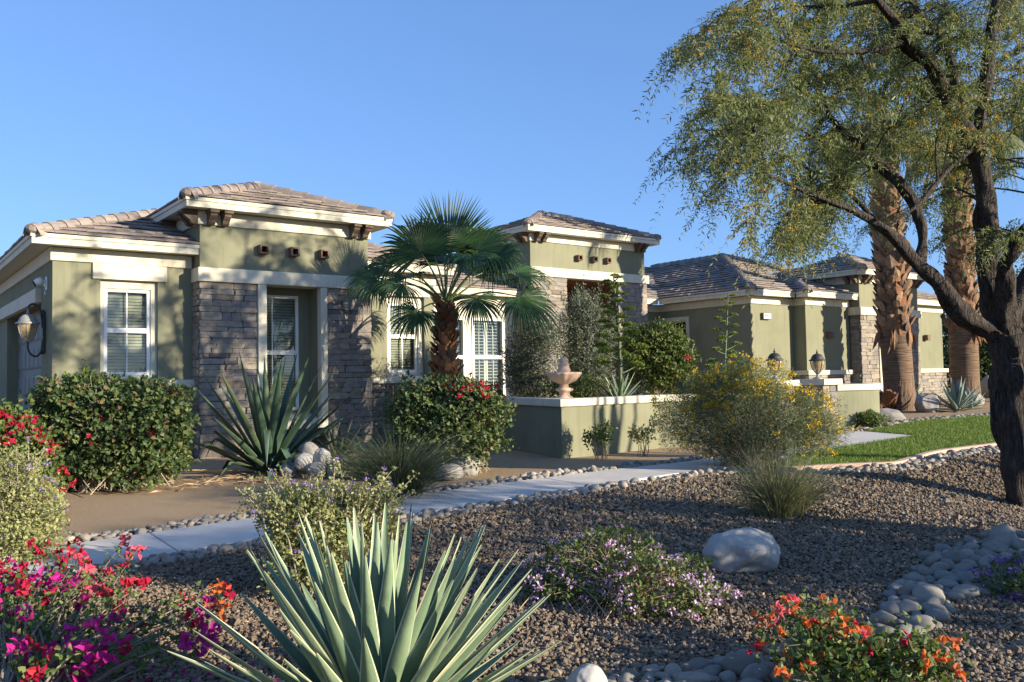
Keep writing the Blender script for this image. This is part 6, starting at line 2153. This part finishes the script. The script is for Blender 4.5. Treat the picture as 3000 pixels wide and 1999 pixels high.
small_tree('olive_tree', 'grey-green olive tree beside the shuttered window, behind the fountain', (10.5, 13.2, .8), [(-.1, 0, .9, .55, .55, .75), (.15, .1, 1.35, .4, .4, .5), (-.35, 0, .55, .3, .3, .4), (.1, 0, .35, .45, .4, .35)], 17000, .062, .017, M['olive_leaf'], 101, 12, .028, sprigs=14)
small_tree('olive_tree', 'taller grey olive tree before the dark entry opening', (11.5, 12.9, .8), [(0, 0, 1.1, .55, .5, .85), (.05, 0, 1.75, .42, .4, .55), (.2, 0, .6, .45, .4, .5), (.4, 0, 1.4, .35, .3, .5)], 22000, .062, .017, M['olive_leaf'], 102, 14, .028, sprigs=26)
t = small_tree('rose_bush', 'leafy rose bush with one red bloom before the shaded side window', (13.7, 13.0, .8), [(0, 0, .75, .75, .5, .6), (.2, 0, 1.25, .55, .4, .42), (-.35, 0, 1.15, .4, .35, .45), (.35, 0, .8, .5, .4, .5)], 9500, .075, .045, M['rose_leaf'], 103, 16, .014, 'ovate', 10, .25, 'shrub')
mb = MB()
flower_heads(mb, [local((13.7, 13.0, .8), .62, -.42, .88)], .05, np.random.default_rng(1), 0, 22, .5)
mb.build('red_bloom', M['red_bract'], t)
small_tree('low_shrub', 'low bright green shrub behind the planter cap under the olives', (10.35, 11.9, .8), [(0, 0, .3, .55, .35, .32)], 2600, .055, .03, M['lantana_leaf'], 104, 8, .008, 'ovate', 0, .3, 'shrub')
small_tree('small_shrub', 'small leafy shrub before the planter wall, nearer its corner', pt(9.45, 10.2), [(0, 0, .36, .22, .18, .16), (-.2, 0, .3, .09, .09, .14), (.1, 0, .5, .12, .1, .1)], 520, .055, .032, M['lantana_leaf'], 105, 12, .006, 'ovate', 0, .4, 'shrub')
small_tree('small_shrub', 'small leafy shrub before the planter wall, beside the yellow bush', pt(10.35, 10.15), [(0, 0, .32, .2, .16, .13), (.17, 0, .5, .06, .06, .13), (-.15, 0, .36, .09, .08, .12)], 420, .055, .032, M['ruellia'], 106, 12, .006, 'ovate', 0, .4, 'shrub')
small_tree('small_shrub', 'small round green shrub at the foot of the curved low wall', pt(16.75, 9.85), [(0, 0, .18, .3, .25, .18)], 1500, .05, .03, M['lantana_leaf'], 107, 8, .006, 'ovate', 0, .3, 'shrub')

# --- yellow flowering bush
rng = np.random.default_rng(111)
c = pt(10.0, 7.75)
t = thing('yellow_flower_bush', 'large feathery bush covered with yellow flowers by the walkway', 'shrub', c)
bl = [(-.1, 0, .80, 1.0, .75, .55), (-.75, 0, .62, .55, .5, .45), (.7, -.1, .62, .62, .5, .42), (.0, .1, 1.15, .65, .5, .36), (.95, 0, .45, .45, .4, .32), (-.45, -.2, 1.05, .5, .4, .32), (.1, -.2, .3, .8, .5, .3)]
leaf_mass(t, 'foliage', c, bl, 52000, .06, .0075, M['senna_leaf'], rng, .32, 2.1, 'diamond', lump=.22)
stems(t, 'branches', c, bl, 380, .0065, M['twig'], rng, .18, .1)
stems(t, 'dry_wands', c, [(.25, -.25, .65, .35, .3, .45)], 120, .005, M['palewood'], rng, .15, .05)
mb = MB()
o, d = blob_points(rng, 2600, bl, .05, 2.1, .22)
pr = np.clip(.25 + .75 * (o[:, 2] > .75) + .25 * (np.abs(o[:, 0]) > .7), 0, 1) * (d[:, 1] < .5)
pr *= np.where((np.abs(o[:, 0] - .2) < .45) & (o[:, 2] < .95), .12, 1)
o = o[rng.random(len(o)) < pr][:430]
P = to_world(c, o)
P = np.repeat(P, 2, 0) + rng.normal(0, .03, (len(P) * 2, 3))
flower_heads(mb, P, .023, rng, 0, 7, .6)
mb.build('yellow_flowers', M['yellow'], t)

# --- lantana mound
rng = np.random.default_rng(121)
c = pt(4.22, 4.35, -.01)
t = thing('lantana_mound', 'sprawling lilac lantana with dry brown stems beside the pale boulder', 'shrub', c)
bl = [(-.14, .1, .17, .46, .38, .27), (.20, -.22, .12, .44, .36, .23), (-.32, .0, .10, .34, .3, .17), (.02, .25, .22, .3, .25, .22)]
leaf_mass(t, 'foliage', c, bl, 7500, .033, .024, M['lantana_leaf'], rng, .12, 2, 'ovate', lump=.2)
stems(t, 'dry_stems', c, bl, 1000, .0036, M['straw'], rng, .2, .08, wig=.06)
mb = MB()
o, d = blob_points(rng, 700, bl, .03, 2, .2)
lo = np.clip(1.15 - o[:, 2] * 2.2 - .5 * (np.hypot(o[:, 0] - .0, o[:, 1] - .1) < .22), .12, 1)
o = o[(rng.random(len(o)) < .55) & (d[:, 1] < .75)][:330]
o[:, 2] = np.maximum(o[:, 2], .02)
flower_heads(mb, to_world(c, o), .027, rng, 0, 14, .40)
mb.build('lilac_flowers', M['lilac'], t)

c = pt(6.35, 2.62)
t = thing('violet_lantana', 'low violet lantana beside the river stones at the frame edge', 'shrub', c)
bl = [(.05, 0, .10, .34, .3, .17)]
leaf_mass(t, 'foliage', c, bl, 1800, .028, .02, M['lantana_leaf'], rng, .15, 2, 'ovate')
mb = MB()
o, d = blob_points(rng, 130, bl, .03)
o[:, 2] = np.maximum(o[:, 2], .02)
flower_heads(mb, to_world(c, o), .022, rng, 0, 14, .36)
mb.build('violet_flowers', M['violet'], t)


# --- loose foreground bougainvilleas: arching bare branches, leaves, papery bracts
def loose_boug(label, base, clusters, greens, seed, nleaf, br, bs):
    rng = np.random.default_rng(seed)
    t = thing('bougainvillea', label, 'shrub', base)
    wood, lf = MB(), MB()
    mats = ['magenta_bract', 'red_bract', 'pink_bract', 'orange_bract']
    bm = [MB() for _ in mats]
    used = [False] * 4
    pts = [(np.array(k[:3]), k[3], k[4]) for k in clusters] + [(np.array(g), None, 1) for g in greens]
    for p, col, s in pts:
        b = np.array(base) + VR * rng.normal(0, .1) + VD * rng.normal(0, .08)
        mid_ = b * .45 + p * .55 + UPV * rng.uniform(.0, .12) + VR * rng.normal(0, .04)
        P = spline([b, mid_, p], 14)
        P[:, 2] = np.maximum(P[:, 2], zt(P[:, 0], P[:, 1]) + .02)
        tube(wood, P, np.linspace(br, br * .22, 14), 5)
        k = nleaf if col is not None else nleaf * 3
        f = rng.uniform(.45 if col is not None else .6, 1, k)
        q = P[(f * 13).astype(int)] + rng.normal(0, .028 if col is not None else .05, (k, 3))
        leaves(lf, q, rand_dirs(k, rng) + UPV * .3, rng.uniform(.025, .05, k), rng.uniform(.02, .036, k), 0, 'ovate', rng=rng)
        if col is not None:
            n = max(2, int(4.6 * s))
            q = p + rng.normal(0, .026 * s, (n, 3))
            bracts(bm[col], q, bs * (.85 + .25 * s), rng, 0)
            used[col] = True
    tag(wood.build('branches', M['twig'], t), kind='stuff')
    lf.build('leaves', M['boug_leaf'], t)
    for i, mname in enumerate(mats):
        if used[i]: tag(bm[i].build(mname + 's', M[mname], t), kind='stuff')


loose_boug('loose bougainvillea with magenta and red bracts over the gravel, foreground corner', pt(.62, 4.75), MAGENTA, [], 131, 26, .009, .042)
loose_boug('low bougainvillea with orange bracts before the river stones', pt(4.0, 2.35), ORANGE, ORANGE_GREEN, 132, 13, .006, .032)


# --- trees far behind, at the end of the house
def far_tree(label, x, y, h, r, seed, n):
    rng = np.random.default_rng(seed)
    c = (x, y, .3)
    t = thing('background_tree', label, 'tree', c, 'trees beyond the house end')
    bl = [(0, 0, h * .6, r, r, h * .36), (r * .5, .2, h * .45, r * .7, r * .6, h * .28), (-r * .5, 0, h * .4, r * .7, r * .6, h * .3), (0, 0, h * .22, r * .9, r * .8, h * .2)]
    mb = MB()
    for k in range(5): tube(mb, to_world(c, spline([(rng.normal(0, .1), 0, 0), (rng.normal(0, .4), 0, h * .35), (rng.normal(0, r * .6), 0, h * .75)], 8)), np.linspace(.14, .03, 8), 6)
    mb.build('trunk', M['bark'], t)
    leaf_mass(t, 'crown', c, bl, n, .16, .09, M['far_leaf'], rng, .3, 2, 'diamond', lump=.25)


far_tree('dark green tree directly right of the far house end', 35.5, 16.5, 4.6, 1.7, 141, 9000)
far_tree('bushy green tree behind the second tall palm', 38.5, 15.5, 5.2, 2.2, 142, 9000)
far_tree('low green tree behind the mesquite trunk at the right', 40.0, 12.5, 4.2, 2.3, 143, 8000)
far_tree('tree past the lawn end behind the mesquite trunk', 41, 9, 4.5, 2.6, 144, 8000)

# grey rock wall stub and small litter
rb = np.random.default_rng(151)
for i in range(5):
    x, y = 32.6 + i * .75, 14.6 + rb.normal(0, .1)
    boulder('wall_rock', ['grey stone beside the far house corner, nearest of five', 'grey stone second from the far house corner', 'grey stone middle of the row past the house corner', 'grey stone fourth from the far house corner', 'grey stone last of the row past the house corner'][i], x, y, (.5, .4, .45 + rb.uniform(0, .2)), 160 + i, 'boulder_dark', .2)
mb = MB()
n = 420
x, y = 4.6 + rb.normal(0, .6, n), 11.6 + rb.normal(0, .35, n)
P = np.column_stack([x, y, zt(x, y) + .012])
leaves(mb, P, rand_dirs(n, rb) * [1, 1, .12], rb.uniform(.06, .28, n), .012, 0, 'diamond', rng=rb)
tag(mb.build('dry_leaf_litter', M['straw'], None, (4.6, 11.6, 0)), 'dry brown leaf litter on the sand under the dark agave', 'litter', kind='stuff')

# fallen leaves and petals lying in the gravel
mb = MB()
n = 900
x, y = rb.uniform(.6, 9, n), rb.uniform(2.4, 7.4, n)
k = rb.random(n) < .35
x[k], y[k] = 1.2 + rb.normal(0, .6, k.sum()), 4.6 + rb.normal(0, .45, k.sum())
P = np.column_stack([x, y, zt(x, y) + .028])
D = rand_dirs(n, rb) * [1, 1, .2]
pet = k & (rb.random(n) < .5)
leaves(mb, P[~pet], D[~pet], rb.uniform(.02, .05, (~pet).sum()), .014, 0, 'diamond', rng=rb)
leaves(mb, P[pet], D[pet], .032, .026, 1, 'ovate', rng=rb)
tag(mb.build('fallen_leaves', [M['straw'], M['magenta_bract']], None, (4, 4, 0)), 'dry leaves and fallen magenta petals scattered on the gravel', 'litter', kind='stuff')
# ------------------------------------------------------------------ the mesquite
def mesquite(label, base, limbs, targets, seed, leaf_n, twigs_per, n_sprays, leaf=(.034, .0085), shade_only=False):
    rng = np.random.default_rng(seed)
    t = thing('mesquite_tree', label, 'tree', base)
    wood = MB()
    nodes = []
    for i, l in enumerate(limbs):
        p = spline(np.array(l), 12 * len(l) if i < 9 else 6 * len(l))
        sides = 18 if i == 0 else (14 if p[0, 3] > .05 else 9)
        P, r = p[:, :3].copy(), p[:, 3].copy()
        P[1:-1] += rng.normal(0, 1, (len(P) - 2, 3)) * r[1:-1, None] * (.004 if i == 0 else .012)
        tube(wood, P, r, sides, wob=.075, rng=rng)
        for k in range(len(p)):
            if r[k] < .11: nodes.append((*p[k, :3], r[k]))
    wood.build('trunk', M['bark'], t, smooth=True)
    nodes = np.array(nodes)
    br = MB()
    lp, ld, fp, tw_v = [], [], [], []
    for tg in np.array(targets):
        v = tg - nodes[:, :3]
        dist = np.linalg.norm(v, axis=1)
        cost = dist + .5 * np.maximum(0, nodes[:, 2] - tg[2] - .3)
        k = rng.choice(np.argsort(cost)[:4])
        b, r0 = nodes[k, :3], nodes[k, 3]
        L = dist[k]
        mid_ = b + (tg - b) * .5 + UPV * .18 * L + rng.normal(0, .07, 3) * L
        P = spline([b, mid_, tg, tg + (tg - mid_) * .25 - UPV * .22], 18)
        tube(br, P, np.linspace(min(.014, r0 * .55), .002, 18), 4, cap=False)
        for _ in range(n_sprays):
            f = rng.uniform(.22, 1) ** .8
            i = int(f * 16)
            q = P[i] + (P[i + 1] - P[i]) * (f * 16 - i)
            ln = rng.uniform(.18, .50)
            hd = unit(rng.normal(size=3) * [1, 1, .35] + .4 * unit(tg - b))
            kk = np.linspace(0, 1, twigs_per)
            S = q + np.outer(kk * ln, hd) - np.outer(kk ** 2 * ln * rng.uniform(.35, .95), UPV)
            T_ = unit(np.gradient(S, axis=0))
            sd_ = unit(np.cross(T_, rng.normal(size=3)))
            lp.append(np.concatenate([S, S]))
            ld.append(np.concatenate([sd_ + T_ * .55, -sd_ + T_ * .55]))
            w_ = .0016 * np.linspace(1, .4, twigs_per)[:, None]
            tw_v.append(np.stack([S - UPV * w_, S + UPV * w_], 1).reshape(-1, 3))
            patch = math.sin(q[0] * 2.3 + 1) * math.sin(q[1] * 2.0) + math.sin(q[2] * 2.7 + q[0])
            for _b in range(3):
                if rng.random() < (.62 if patch > .55 else .05): fp.append(S[rng.integers(0, twigs_per)])
    tag(br.build('branches', M['bark'], t), kind='stuff')
    lp, ld = np.concatenate(lp), np.concatenate(ld)
    m_ = leaf_n
    q = np.repeat(lp, m_, 0) + rng.normal(0, .006, (len(lp) * m_, 3))
    D = np.repeat(ld, m_, 0) + rand_dirs(len(q), rng) * .45 - UPV * .35
    mb = MB()
    leaves(mb, q, D, rng.uniform(leaf[0] * .6, leaf[0] * 1.35, len(q)), leaf[1], 0, 'diamond', rng=rng)
    print('mesquite leaves', len(q))
    tv = np.concatenate(tw_v)
    b0 = (np.arange(len(tw_v))[:, None] * (2 * twigs_per) + np.arange(twigs_per - 1)[None] * 2).reshape(-1)
    tm = MB()
    tm.add(tv, np.stack([b0, b0 + 1, b0 + 3, b0 + 2], -1))
    tag(tm.build('twigs', M['bark'], t), kind='stuff')
    mb.build('crown', M['mesq_leaf'], t)
    if fp:
        mb = MB()
        flower_heads(mb, np.array(fp), .016, rng, 0, 8, .6)
        mb.build('blossoms', M['catkin'], t)
    return t


mesquite('large mesquite with dark forked trunk and feathery crown on the gravel', TREE_BASE, TREE_LIMBS, TREE_TARGETS, 201, 1, 14, 18, (.058, .0145))


def shade_tree(label, x, y, h, rz, r, seed, n, group=None):
    """unseen trees added on the street side to shade the gravel and house walls"""
    rng = np.random.default_rng(seed)
    c = pt(x, y)
    t = thing('added_shade_tree', label, 'tree', c, group)
    bl = [(0, 0, h, r, r, rz), (r * .5, .2, h - rz * .3, r * .7, r * .6, rz * .8), (-r * .5, -.2, h - rz * .35, r * .7, r * .6, rz * .8)]
    mb = MB()
    tube(mb, to_world(c, spline([(0, 0, -.1), (.1, 0, h * .25), (0, .1, h * .7)], 10)), np.linspace(.16, .08, 10), 10)
    for k in range(7): tube(mb, to_world(c, spline([(0, .1, h * .32), (rng.normal(0, r * .4), rng.normal(0, r * .3), h * .75), (rng.normal(0, r * .7), rng.normal(0, r * .5), h)], 8)), np.linspace(.06, .015, 8), 6)
    mb.build('trunk', M['bark'], t, smooth=True)
    leaf_mass(t, 'crown', c, bl, n, .11, .05, M['far_leaf'], rng, .4, 2, 'diamond', lump=.25)


shade_tree('low dense shade tree on the street side, outside the picture', 8.4, -.2, 1.5, .7, 1.15, 211, 5600)
shade_tree('taller shade tree on the street side, outside the picture', 10.6, -2.2, 3.75, .6, 1.6, 212, 2400)
shade_tree('thin shade tree nearest the street corner, outside the picture', 10.8, -7.9, 5.0, .45, .9, 213, 1700)
shade_tree('tall shade tree beyond the lawn edge, outside the picture', 14.8, 1.2, 5.6, 1.3, 1.5, 214, 4200)
